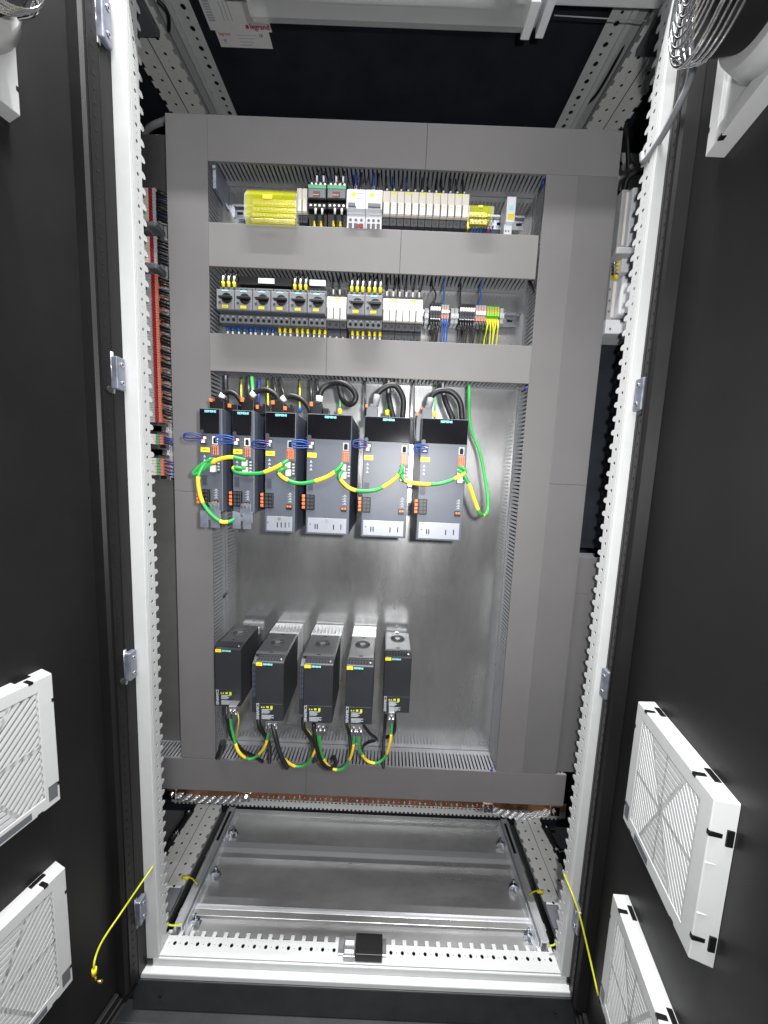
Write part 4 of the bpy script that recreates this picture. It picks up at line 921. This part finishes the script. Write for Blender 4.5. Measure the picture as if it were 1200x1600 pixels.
# ================================================================== LOWER CONVERTERS
def converter(a,b,c,d,label,wing=0,hs=0,bright=0,yd=-.04,fan=(0,0)):
    x0,x1,z0,z1=PX(a,b,c,d,yd); w=x1-x0; t=thing('frequency_converter',label,'frequency converter',((x0+x1)/2,.17,z0),'black frequency converters at the bottom of the bay')
    YB2=.166; xl=x0-wing
    zt=z1+.006
    yb1=.100 if hs else .138
    p=MB(); 
    p.prism([(yd,z0),(yd,z1-.001),(yd+.003,z1+.001),(yd+.022,zt),(yb1,zt),(yb1,z0+.006),(yd+.02,z0)],'x',x0,x1)
    if wing: p.prism([(yd+.010,z0+.012),(yd+.010,z1-.012),(yd+.03,z1),(yb1,z1),(yb1,z0+.012)],'x',xl,x0-.0004)
    p.build('housing','anthracite',t,.0018)
    if hs:
        p=MB(); n=8 if hs>1 else 3; L=x1-xl-.002; 
        for i in range(n+1):
            xx=xl+.001+L*i/n; p.box(xx-.0007,xx+.0007,.108,YB2,z0+.02,zt+.001)
        p.box(xl,x1,.102,.108,z0+.01,zt+.0012); p.box(xl+.001,x1-.001,YB2-.004,YB2,z0+.01,zt+.0012); p.box(xl+.001,x1-.001,.108,YB2-.004,z0+.02,zt-.018)
        p.build('heat_sink','flap_white' if False else 'alu',t)
    else:
        p=MB(); p.box(x0+.001,x1-.001,.1385,YB2,z0+.01,zt-.030); p.build('rear_plate','anthracite_top',t,.001)
        p=MB(); p.box(x0+.004,x1-.004,.140,.160,zt-.030,zt-.012); p.build('terminal_strip','alu',t,.0012)
        p=MB(); p.cyl(((x0+x1)/2,.150,zt-.012),'z',.005,.008,12); p.build('earth_screw','chrome',t,.0006)
    # top cover
    p=MB(); p.box(xl+.003 if wing else x0+.003,x1-.003,yd+.026,yb1-.002,zt,zt+.0016); tc=p.build('top_cover','anthracite_top' if not bright else 'mid_grey',t,.0008)
    fx=(xl+x1)/2; fy=ATZ(fan[0],fan[1],zt).y; zz=zt+.0016; R=min(.0195,(x1-xl)*.33)
    p=MB(); p.cyl((fx,fy,zz),'z',R,.0006,28); p.build('fan_opening','hole',tc)
    p=MB()
    for k in (.62,.84,1.02): p.ring((fx,fy,zz+.0010),'z',R*k,.0005,24,5)
    p.cyl((fx,fy,zz+.0007),'z',R*.40,.0010,20)
    for k in range(3):
        an=k*2.094+.4; p.tube([(fx,fy,zz+.001),(fx+R*math.cos(an),fy+R*math.sin(an),zz+.001)],.0008,5,1)
    p.build('fan_guard','mid_grey',tc)
    p=MB(); p.box(fx-.005,fx+.005,yd+.032,yd+.036,zz,zz+.0004); p.box(fx-.005,fx+.005,yb1-.010,yb1-.006,zz,zz+.0004); p.build('latches','hole',tc)
    # vents in front bevel
    p=MB(); n=int((w-.006)/.0074)
    for r_ in range(2):
        for i in range(n):
            xx=x0+.004+i*.0074; f=.30+.48*r_; e=.20 if r_==0 else .09
            ya,yb_=yd+.003+.019*(f-e),yd+.003+.019*(f+e); za=z1+.001+.005*(f-e)+.0003; zb=z1+.001+.005*(f+e)+.0003
            p.add([(xx,ya,za),(xx+.0036,ya,za),(xx+.0036,yb_,zb),(xx,yb_,zb)],[(0,1,2,3)])
    p.build('vent_slots','hole',t)
    p=MB(); xx=x1-.009; p.cyl((xx,yd+.010,z1+.002),'z',.0022,.003,8); p.build('screw','steel',t)
    if wing:
        p=MB(); n=6; hh=(z1-z0-.05)/n
        for i in range(n):
            for j in range(2):
                xx=xl+.0015+j*(wing-.003)/2; p.box(xx,xx+(wing-.003)/2-.0012,yd+.0092,yd+.0102,z1-.018-i*hh*.8-hh*.62,z1-.018-i*hh*.8)
        p.build('side_vents','drive_side',t)
    # front marks
    p=MB(); p.box(x0+.0015,x0+.0165,yd-.0006,yd,z1-.0095,z1-.0015); lb=p.build('label','yellow',t)
    p=MB(); text_on(p,'ABC1'[0:0] or '-',.004,(x0+.009,yd-.0008,z1-.0055),align='CENTER'); p.box(x0+.005,x0+.013,yd-.0009,yd-.0006,z1-.0060,z1-.0052); p.build('print','ink_orange',lb)
    p=MB(); text_on(p,'SIEMENS',.0062,(x0+.018,yd-.0003,z1-.0058),bold=.0005); p.build('maker_mark','teal',t)
    h=z1-z0; q=min(w,.06); ph=.045
    p=MB(); p.box(x0+.0012,x1-.0012,yd-.0009,yd,z0+.001,z0+ph); pl=p.build('info_plate','anthracite',t,.0006)
    Yp=yd-.0011
    p=MB(); text_on(p,'SINAMICS',.0098,(x0+.0065,Yp,z0+.0025),right=(0,0,1),up=(-1,0,0),bold=.0003); p.build('product_mark','ink_grey',pl)
    p=MB()
    for k,cx in enumerate((.016,.0215)): p.prism([(x0+cx-.0022,z0+ph-.011),(x0+cx+.0022,z0+ph-.011),(x0+cx,z0+ph-.0065)],'y',Yp,Yp+.0004)
    p.box(x0+.027,x0+.033,Yp,Yp+.0004,z0+ph-.0115,z0+ph-.0065); p.box(x0+.037,x0+.0425,Yp,Yp+.0004,z0+ph-.014,z0+ph-.0055)
    p.build('warning_marks','term_lime',pl)
    p=MB(); random.seed(11)
    lines=[(.016,.041),(.016,.034),(.016,.037),(.016,.033),None,(.016,.046),(.016,.041),(.016,.046),(.016,.037)]
    for k,l in enumerate(lines):
        if l:
            xx=x0+l[0]
            while xx<x0+min(l[1],w-.003): 
                e=min(random.uniform(.002,.005),x0+min(l[1],w-.002)-xx); p.box(xx,xx+e-.0005,Yp,Yp+.0003,z0+ph-.0165-k*.0030,z0+ph-.0145-k*.0030); xx+=e
    p.build('small_print','ink_grey',pl)
    return x0,x1,z0,z1
mat('alu',(.82,.83,.84),.38,.5,var=.06,scale=60)
mat('term_lime',(.62,.66,.02),.5,var=0)
CV=[converter(336,1014,376.5,1103,'black frequency converter, leftmost of the lower row, close to the duct',bright=0,yd=.012,fan=(377,989)),
    converter(399,1035,443,1126,'wide black frequency converter with finned metal top, second from the left',wing=.0125,hs=2,fan=(431,1004.5)),
    converter(474,1038.5,520,1129.5,'wide black frequency converter with finned metal top, middle of the lower row',wing=.0125,hs=2,fan=(502,1006.5)),
    converter(539.6,1041,582.5,1131.5,'slim black frequency converter with a three-cell heat sink, fourth from the left',hs=1,fan=(565,1008)),
    converter(599.5,1027,641.5,1113.5,'slim black frequency converter, rightmost, with a grey fan cover',bright=1,yd=.012,fan=(620,999))]
SH='shield clamps under the frequency converters'
for i,(a,b,c,d) in enumerate(((357,1104,369,1122),(415,1127,433,1144),(494,1130,508,1148),(548,1132,566,1149),(607,1113.5,616,1129))):
    x0,x1,z0,z1=PX(a,b,c,d,-.012); t=thing('shield_clamp','metal shield clamp with two screws under the %s frequency converter'%ORD[i],'clamp',((x0+x1)/2,0,z0),SH)
    p=MB(); p.box(x0,x1,-.012,-.010,z0,z1); p.box(x0,x1,-.010,.03,z1-.002,z1); p.build('clamp_plate','steel',t,.0006)
    n=2 if i<4 else 1
    p=MB()
    for k in range(n): xx=x0+(x1-x0)*(k+.5)/n; p.cyl((xx,-.012,z0+(z1-z0)*.62),'y',.0038,-.005,10); p.box(xx-.0065,xx+.0065,-.017,-.012,z0+(z1-z0)*.05,z0+(z1-z0)*.42)
    p.build('clamp_screws','chrome',t,.0008)
YL=-.012
bond([(359.7,1120),(362,1138),(366.8,1158),(374,1176),(388,1186,.0),(402,1181,.0),(414,1166),(418.5,1150),(419.5,1140)],.0034,[(.28,.47),(.66,.83)],'green bonding cable between the first and second frequency converters',Y=YL)
bond([(430,1138),(433,1158),(441,1182),(460,1197,.0),(478.7,1194,.0),(491,1176),(496,1158),(498,1144)],.0034,[(.27,.45),(.68,.84)],'green bonding cable between the second and middle frequency converters',Y=YL)
bond([(500,1144),(501,1172),(512,1196,.0),(528,1203,.0),(542,1195,.0),(550.5,1175),(553,1155),(553.5,1144)],.0034,[(.22,.42),(.64,.80)],'green bonding cable between the middle and fourth frequency converters',Y=YL)
bond([(561,1144),(562,1170),(573,1188,.0),(589,1192,.0),(602,1182,.0),(609.5,1160),(611.5,1142),(612,1128)],.0034,[(.20,.40),(.60,.82)],'green bonding cable between the fourth and rightmost frequency converters',Y=YL)
KB='black motor cables under the frequency converters'
for (path,r,l) in (
  ([(354,1100,.02),(355,1122,.0),(362,1150,.02),(378,1172,.03),(393,1180,.05),(410,1190,.08)],.0048,'black cable running right from under the first frequency converter into the bottom duct'),
  ([(403,1118,.02),(406,1136,.01),(416,1152,.02),(421,1170,.05),(421,1190,.09)],.0060,'black cable left under the second frequency converter'),
  ([(425,1128,-.005),(430,1150,-.02),(438,1178,-.03),(449,1200,-.03)],.0060,'thick black cable with loose end under the second frequency converter'),
  ([(474,1120,.02),(475,1138,.01),(486,1156,.02),(490,1176,.06),(490,1190,.1)],.0055,'black cable left under the middle frequency converter'),
  ([(490,1130,-.005),(494,1164,-.02),(502,1190,-.02),(514,1201,-.01),(524,1196,.03),(522,1183,.06),(518,1186,.08)],.0052,'black cable curling back under the middle frequency converter'),
  ([(541,1130,.01),(546,1148,.01),(548,1170,.06),(549,1185,.1)],.0048,'black cable left under the fourth frequency converter'),
  ([(567,1132,.01),(578,1146,.01),(588,1155,.02),(578,1159,.03),(568,1165,.05),(565,1178,.09)],.0040,'black cable with a sharp kink under the fourth frequency converter'),
  ([(603,1112,.01),(601,1140,.01),(599,1165,.05),(599,1199,.09)],.0042,'long straight black cable left under the rightmost frequency converter'),
  ([(616,1112,.01),(617,1135,.01),(614,1147,.02),(604,1152,.05)],.0045,'short black cable curving under the rightmost frequency converter'),
  ([(349,1160,.08),(345,1175,.09),(340,1182,.1)],.009,'black bundle in the lower left corner of the bay')):
    cab(path,r,'cable_black',l,KB,Y=0)
for (path,l) in (([(371,1112,.02),(373,1125,.01),(371,1142,.02),(368,1160,.05)],'thin green and yellow wire beside the first frequency converter'),([(478,1138,.02),(487,1150,.03),(490,1172,.06)],'thin green and yellow wire left of the middle frequency converter'),([(544,1132,.02),(548,1145,.02),(549,1165,.06)],'thin green and yellow wire left of the fourth frequency converter')):
    cab(path,.0016,'cable_lime',l,'thin earth wires of the converters')
for i,(a,b) in enumerate(((822,607),(804,938),(790,1083),(767,1202),(350,1020),(352,930))):
    q=AT(a,b,.10); p=MB(); p.tube([(q.x-.004,.10,q.z-.006),(q.x,.095,q.z),(q.x+.004,.10,q.z+.007)],.0028,6,4); tag(p.build('wire_end','cable_navy' if b in(607,1202) else 'cable_black'),'short %s wire end poking from the slotted duct, %s of six'%('blue' if b in (607,1202) else 'dark',ORD[i]),'wire','wire ends in the ducts')
# ================================================================== DOORS
def droot(name,label,cat,side,u=0,w=0,z=0,grp=None):
    xh,th,s=((-.03,-.23,1),(1.22,-.21,-1))[side]
    o=bpy.data.objects.new(name,None); C.objects.link(o); o.empty_display_size=.02
    o.location=(xh+u*math.sin(th)+s*w*math.cos(th), -u*math.cos(th)+s*w*math.sin(th), z)
    o.rotation_euler=(0,0,math.atan2(-math.cos(th),math.sin(th))); LOC[o]=Vector((u,s*w,z)); return tag(o,label,cat,grp)
def flat(me_obj): pass
for side in (0,1):
    s=1 if side==0 else -1; nm=('left','right')[side]
    t=droot('cabinet_door','%s open black cabinet door with white filter grilles on its inner face'%nm,'door',side,grp='open black cabinet doors')
    p=MB(); p.box(-.060,.80,0,-s*.002,-.405,2.2); p.box(-.062,-.060,-s*.002,s*.018,-.405,2.2); p.box(-.06,.80,0,s*.022,-.407,-.405); p.build('panel','black_paint',t,.001)
    p=MB(); 
    p.prism([(-.032,0),(-.032,s*.016),(-.026,s*.022),(-.014,s*.024),(-.010,s*.029),(.018,s*.031),(.050,s*.031),(.056,s*.026),(.058,0)],'z',-.375,2.15)
    p.build('stiffener','black_paint',t,.001)
    p=MB(); p.box(.045,.046,s*.031,s*.0345,-.375,2.15); p.box(.020,.0205,s*.031,s*.0320,-.375,2.15); p.build('stiffener_edge','black_paint',t,.0003)
    p=MB()
    for k in range(98): p.cyl((.033,s*.031,-.36+k*.0255),'y',.0032,s*.0004,8)
    p.build('punched_holes','hole',t)
    p=MB(); p.box(-.06,.8,0,s*.016,-.405,-.39); p.prism([(.06,0),(.06,s*.012),(.8,s*.012),(.8,0)],'z',-.390,-.368); p.build('bottom_fold','black_paint',t,.002)
    p=MB()
    for z in (1.19,.50): p.cyl((.030,s*.031,z),'y',.007,s*.004,12)
    p.build('rivet','plinth_paint',t,.0005)
# hinges
def hinge(side,z,label,tall=.072):
    sgn=1 if side==0 else -1; x=0.0 if side==0 else 1.185
    t=thing('door_hinge',label,'hinge',(x,-.01,z-tall/2),'zinc door hinges on the uprights')
    xa,xb=(x-.018*sgn,x+.0095*sgn)
    p=MB(); p.box(xa,xb,-.030,-.0045,z-tall/2,z+tall/2); p.build('hinge_body','zinc',t,.003)
    p=MB()
    for k in (-1,1): p.cyl((xb,-.016,z+k*tall*.28),'x',.0052,.0022*sgn,14)
    p.build('screw','steel',t,.0006)
    p=MB()
    for k in (-1,1): p.cyl((xb+.0022*sgn,-.016,z+k*tall*.28),'x',.0024,.0003*sgn,6)
    p.build('screw_socket','hole',t)
    p=MB()
    for k in (-1,1): p.tube([(x-.004*sgn,-.026,z+k*(tall/2+.004)),(x-.030*sgn,-.040,z+k*(tall/2+.004))],.0022,6,1)
    p.cyl((x-.006*sgn,-.026,z-tall/2-.009),'z',.0045,tall+.018,10); p.build('hinge_pin','steel',t)
for (s_,py,l) in ((0,588,'zinc hinge on the left upright at drive height'),(0,1033,'zinc hinge on the left upright beside the lower converters'),(0,1408,'dark hinge low on the left upright near the yellow earth wire'),
                  (1,619,'zinc hinge on the right upright at drive height'),(1,1064,'zinc hinge on the right upright beside the lower converters'),(1,1428,'hinge low on the right upright behind the yellow earth wire')):
    hinge(s_,AT(205 if s_==0 else 985,py,0).z,l)
hinge(0,AT(165,48,0).z,'large zinc hinge at the top of the left upright',.085)
# filter grilles
def grille(side,u0,u1,z0,z1,label,fan=False):
    s=1 if side==0 else -1; t=droot('filter_grille' if not fan else 'fan_filter',label,'filter grille' if not fan else 'fan',side,(u0+u1)/2,0,z0,'white filter grilles on the doors' if not fan else 'door fans')
    W_=.031; fr=.026
    p=MB()   # outer rim: tapered frame ring
    def ring(ua,ub,za,zb,w): return [(ua,s*w,za),(ub,s*w,za),(ub,s*w,zb),(ua,s*w,zb)]
    A=ring(u0-.003,u1+.003,z0-.003,z1+.003,.0005); B=ring(u0,u1,z0,z1,W_); Cc=ring(u0+fr,u1-fr,z0+fr,z1-fr,W_); D_=ring(u0+fr,u1-fr,z0+fr,z1-fr,W_-.006)
    vs=A+B+Cc+D_; fs=[]
    for a in range(3):
        for i in range(4): j=(i+1)%4; fs.append((a*4+i,a*4+j,a*4+4+j,a*4+4+i))
    p.add(vs,fs); p.build('frame','white_paint',t,.0012)
    def B1(nm,m,*q): MB().box(*q).build(nm,m,t,.0006)
    for f in (.14,.80):
        u=u0+(u1-u0)*f; z=z0+(z1-z0)*f
        MB().box(u-.004,u+.004,s*.006,s*(W_+.0006),z1-.0042,z1+.0016).box(u-.013,u+.013,s*.002,s*.011,z1-.001,z1+.0042).build('clip','black',t,.0006)
        MB().box(u1-.0042,u1+.0016,s*.006,s*(W_+.0006),z-.004,z+.004).box(u1-.001,u1+.0042,s*.002,s*.011,z-.013,z+.013).build('clip','black',t,.0006)
        B1('clip','black',u0-.0008,u0+.004,s*.018,s*(W_+.0006),z-.004,z+.004); B1('clip','black',u-.005,u+.005,s*.018,s*(W_+.0006),z0-.0008,z0+.004)
    for f in (.3,.62):
        z=z0+(z1-z0)*f; B1('rib','white_paint',u1-.0005,u1+.0015,s*.010,s*.030,z-.0015,z+.0015); u=u0+(u1-u0)*f; B1('rib','white_paint',u-.0015,u+.0015,s*.010,s*.030,z1-.0005,z1+.0015)
    ua,ub,za,zb=u0+fr,u1-fr,z0+fr,z1-fr; cu,cz=(ua+ub)/2,(za+zb)/2; hu,hz=(ub-ua)/2,(zb-za)/2
    if not fan:
        p=MB(); p.box(ua,ub,s*(W_-.010),s*(W_-.009),za,zb); p.build('filter_mat','filter_cloth',t)
        p=MB(); y0,y1=s*(W_-.005),s*(W_-.001)
        SB=.58
        def bar(a0,b0,a1,b1,hw):
            A=Vector((cu+a0*hu,y0,cz+b0*hz)); B=Vector((cu+a1*hu,y0,cz+b1*hz)); d=(B-A).normalized(); nr=Vector((-d.z,0,d.x))*hw; e=Vector((0,y1-y0,0))
            p.hexa([A-nr,B-nr,B-nr+e,A-nr+e,A+nr,B+nr,B+nr+e,A+nr+e])
        for k in range(9):
            f=(k+.75)/9.3
            for q in (1,-1): bar(-f*SB,q*f,f*SB,q*f,.0042)
        for k in range(-14,15):
            e_=k*.138; run=None
            for i in range(161):
                a_=-1+i/80; b_=-a_+e_; ok=abs(b_)<=1 and abs(a_)>=SB*abs(b_) and abs(a_)<=1
                if ok and run is None: run=a_
                if (not ok or i==160) and run is not None:
                    if a_-run>.04: bar(run,-run+e_,a_,-a_+e_,.0027)
                    run=None
        for q in (1,-1): bar(-SB,-q,SB,q,.0030)
        for q in (1,-1): p.box(cu+q*hu*1.0-.003,cu+q*hu*1.0+.003,y0,y1,za,zb)
        p.box(ua,ub,y0,y1,cz-.0035,cz+.0035); p.box(cu-.002,cu+.002,y0,y1,za,zb)
        p.build('slats','white_paint',t)
        B1('sticker','mid_grey',u0+.004,u0+.020,s*W_,s*(W_+.0005),z0+.012,z0+.045); B1('sticker','mid_grey',u0+.05,u0+.10,s*W_,s*(W_+.0005),z0+.004,z0+.018)
    else:
        fu,fz=(u0+.172,z0+.140) if side else (u0+.125,z0+.160); R=.110
        p=MB(); p.box(ua,ub,s*(W_-.007),s*(W_-.006),za,zb); p.build('front_plate','white_paint',t)
        p=MB(); p.cyl((fu,s*(W_-.006),fz),'y',R+.030,s*.034,48,r2=R+.010); p.build('collar','white_paint',t)
        p=MB(); p.cyl((fu,s*(W_+.010),fz),'y',R*.96,s*.060,48); p.cyl((fu,s*(W_+.070),fz),'y',R*.52,s*.018,32); p.build('fan_motor','hole',t,.002)
        p=MB()
        for k in range(4):
            an=k*math.pi/2+.5; p.tube([(fu+math.cos(an)*R*1.02,s*(W_+.050),fz+math.sin(an)*R*1.02),(fu+math.cos(an)*R*.95,s*(W_+.100),fz+math.sin(an)*R*.95),(fu+math.cos(an)*R*.2,s*(W_+.114),fz+math.sin(an)*R*.2)],.0022,6,5)
        for k in range(11): p.ring((fu,s*(W_+.100+.014*math.sqrt(max(0,1-(k/10)**2))),fz),'y',R*(.12+.86*k/10),.0018,48,6)
        for k in range(4): p.ring((fu,s*(W_+.073+.008*k),fz),'y',R*.99,.0018,48,6)
        p.build('wire_guard','chrome',t)
grille(1,.172,.400,.320,.587,'white square filter grille on the right door, the fully visible one')
grille(1,.172,.400,-.140,.133,'white filter grille low on the right door cut by the photo edge')
grille(0,.175,.43,.322,.603,'white filter grille on the left door, upper one beside the black hinge strip')
grille(0,.175,.43,-.130,.158,'white filter grille on the left door, lower one above the yellow earth lug')
grille(1,.158,.42,1.610,1.90,'white fan housing with chrome wire guard high on the right door',fan=True)
grille(0,.165,.42,1.615,1.90,'white fan housing high on the left door in the top left corner',fan=True)
# yellow earth wires from frame to doors
def ewire(pts,label):
    t=tag(MB().tube(pts,.0023,8,8).build('earth_wire','cable_lime'),label,'wire','green and yellow earth wires to the doors')
    return t
A0=AT(250,1336,.035); B0=Vector(AT(147,1519,-.16))
t=ewire([A0,AT(238,1355,.0),AT(222,1378,-.03),AT(190,1425,-.07),AT(160,1470,-.12),AT(148,1500,-.155),B0],'yellow earth wire running from the left upright down to the left door')
p=MB(); d=(B0-AT(148,1500,-.155)); p.tube([B0-d*.3,B0+Vector((0,0,-.006))],.0052,8,1); p.build('lug_sleeve','yellow',t)
p=MB(); p.cyl(AT(147,1527,-.16),'y',.007,-.004,6,sm=False); p.cyl(AT(150,1533,-.162),'x',.0035,.014,8); p.build('earth_stud','brass',t)
A1=AT(881,1366,.035)
t=ewire([A1,AT(888,1382,.005),AT(896,1402,-.02),AT(906,1432,-.04),AT(920,1490,-.07),AT(935,1556,-.12)],'yellow earth wire running from the right upright down to the right door')
p=MB(); p.cyl(AT(938,1560,-.12),'y',.007,-.004,6,sm=False); p.build('earth_stud','brass',t)
for i,(pts,l) in enumerate((([(288,1371),(299,1372),(308,1381)],'short yellow wire clipped on the left floor rail'),([(255,1432),(262,1444),(276,1446),(284,1443)],'short yellow wire at the front end of the left floor rail'),
     ([(846,1393),(835,1393),(827,1398)],'short yellow wire clipped on the right floor rail'),([(858,1478),(866,1476),(872,1468)],'short yellow wire at the front end of the right floor rail'))):
    P=[ATZ(a,b,-.312) for a,b in pts]; o=MB().tube(P,.0022,6,6).build('earth_jumper','cable_lime'); tag(o,l,'wire','short yellow wires on the floor rails')
    if i in(0,2): p=MB(); d=(P[1]-P[0]); p.tube([P[0]-d*.3,P[0]+d*.6],.0048,8,1); p.build('lug_sleeve','yellow',o)
# grey cable at the right upright
o=cab([(1112,20,-.22),(1100,50,-.16),(1088,85,-.11),(1076,130,-.07),(1060,165,-.05),(1042,200,-.02),(1022,232,.01),(1006,252,.035),(1004,240,.05)],.0065,'cable_grey','grey fan cable crossing the top of the right upright','fan cables',Y=0)
# black cable along top rails
cab([(1003,0,.10),(993,30,.13),(965,90,.2),(930,150,.29),(905,170,.33),(893,192,.38)],.004,'cable_black','thin black cable running along the right roof rail','roof cables')
cab([(246,0,.10),(262,20,.12),(264,46,.16)],.004,'cable_black','thin black cable by the left roof rail','roof cables')
# ================================================================== ROOF LIGHT AND STICKERS
A=AT(383,8,.02); B=AT(866,30,.02); zl=(A.z+B.z)/2+.016
t=thing('light_fitting','clear plastic strip light fitting with white end caps under the roof','light fitting',((A.x+B.x)/2,.05,zl))
p=MB(); p.prism([(.0,zl+.008),(.004,zl),(.050,zl-.002),(.072,zl+.010),(.072,zl+.05),(.0,zl+.05)],'x',A.x,B.x-.03); p.build('clear_cover','clear',t,.001)
p=MB(); p.box(A.x-.06,B.x,.012,.066,zl+.050,zl+.075); p.build('light_body','mid_grey',t,.002)
p=MB(); p.box(B.x-.055,B.x-.035,.004,.07,zl-.006,zl+.05); p.build('end_cap','cool_white',t,.0015); MB().box(B.x-.022,B.x-.004,-.002,.07,zl-.002,zl+.05).build('end_cap','cool_white',t,.0015)
p=MB(); p.cyl((A.x+.02,.035,zl+.028),'x',.010,B.x-A.x-.13,16); p.build('tube_lamp','light_grey',t)
p=MB(); p.box(B.x-.125,B.x-.095,.01,.05,zl+.012,zl+.040); p.box(B.x-.09,B.x-.08,.01,.05,zl+.012,zl+.040); p.build('switch_block','mid_grey',t,.001)
p=MB(); p.box(B.x-.085,B.x-.070,.002,.012,zl+.018,zl+.030); p.build('label','yellow',t)
p=MB(); text_on(p,'CE',.012,(AT(650,8,0).x,-.0003,zl+.020)); text_on(p,'CE',.012,(AT(650,8,0).x+.22*0-.10,-.0003,zl+.030)); p.build('print','ink_grey',t)
p=MB(); a=AT(866,24,.05); b=AT(1010,33,.05); p.tube([a,b],.0012,6,1); tag(p.build('clear_wire','cable_grey'),'thin pale wire from the light fitting to the right roof rail','wire')
def ceil_pts(q): return [ATZ(a,b,2.1495) for a,b in q]
def sticker(px_,label,words):
    xs=[v.x for v in ceil_pts(px_)]; ys=[v.y for v in ceil_pts(px_)]; x0,x1,y0,y1=min(xs),max(xs),min(ys),max(ys)
    o=tag(MB().box(x0,x1,y0,y1,2.1488,2.1496).build('rating_sticker','label_white'),label,'sticker','white stickers under the roof')
    for (body,size,fx,fy,m) in words:
        p=MB(); text_on(p,body,size,(x0+(x1-x0)*fx,y0+(y1-y0)*fy,2.1486),right=(1,0,0),up=(0,-1,0),bold=size*.03); p.build('print',m,o)
    return o,x0,x1,y0,y1
o,x0,x1,y0,y1=sticker([(314,0),(412,0),(326,39),(418,50)],'larger white sticker with a red maker name under the roof panel',[('legrand',.017,.66,.84,'ink_red')])
p=MB(); p.box(x0+(x1-x0)*.60,x0+(x1-x0)*.64,2.1,2.1,0,0) if False else None
p.box(x0+(x1-x0)*.595,x0+(x1-x0)*.645,y0+(y1-y0)*.78,y0+(y1-y0)*.90,2.1484,2.1488); p.build('print','ink_red',o)
p=MB()
for k in range(8): yy=y0+(y1-y0)*(.05+.085*k); p.box(x0+.006,x0+.006+.016,yy,yy+.0035,2.1484,2.1488)
for k in range(3): p.box(x0+.045+k*.010,x0+.047+k*.010,y0+.004,y0+.042,2.1484,2.1488)
p.build('print','ink_grey',o)
o,x0,x1,y0,y1=sticker([(336,47),(421,55),(344,68),(425,76)],'smaller white sticker with an orange maker name under the roof panel',[('legrand',.010,.05,.18,'ink_orange'),('CE',.008,.80,.22,'ink')])
p=MB(); 
for k in range(4): yy=y0+(y1-y0)*(.2+.2*k); p.box(x0+.055,x0+.055+.05*(1-.12*k),yy,yy+.0012,2.1484,2.1488)
p.prism([(x0+.012,y0+.018),(x0+.022,y0+.018),(x0+.017,y0+.028)],'z',2.1484,2.1488)
p.build('print','ink_grey',o)
# ================================================================== LATCH ON THE SILL
a=ATZ(553,1490,-.345)
x0=AT(528,1490,.02).x
t=thing('sill_latch','steel latch bracket with a black plastic block in the middle of the sill','latch',(a.x,.03,-.347))
xa,xb,xc=ATZ(528,1487,-.343).x,ATZ(555,1487,-.343).x,ATZ(597,1487,-.343).x
p=MB(); p.box(xa,xb,.018,.060,-.346,-.3398); p.box(xa+.016,xb,.006,.052,-.340,-.328); p.build('steel_bracket','steel',t,.0012)
MB().box(xc,xc+.012,.018,.055,-.346,-.338).build('steel_bracket','steel',t,.0012)
p=MB(); p.box(xa+.020,xb-.004,.012,.020,-.3275,-.326); p.box(xa+.020,xb-.004,.030,.040,-.3275,-.326); p.build('slot','cool_white',t)
p=MB(); p.box(xb+.001,xc,.006,.054,-.345,-.320); p.build('latch_block','black',t,.002)
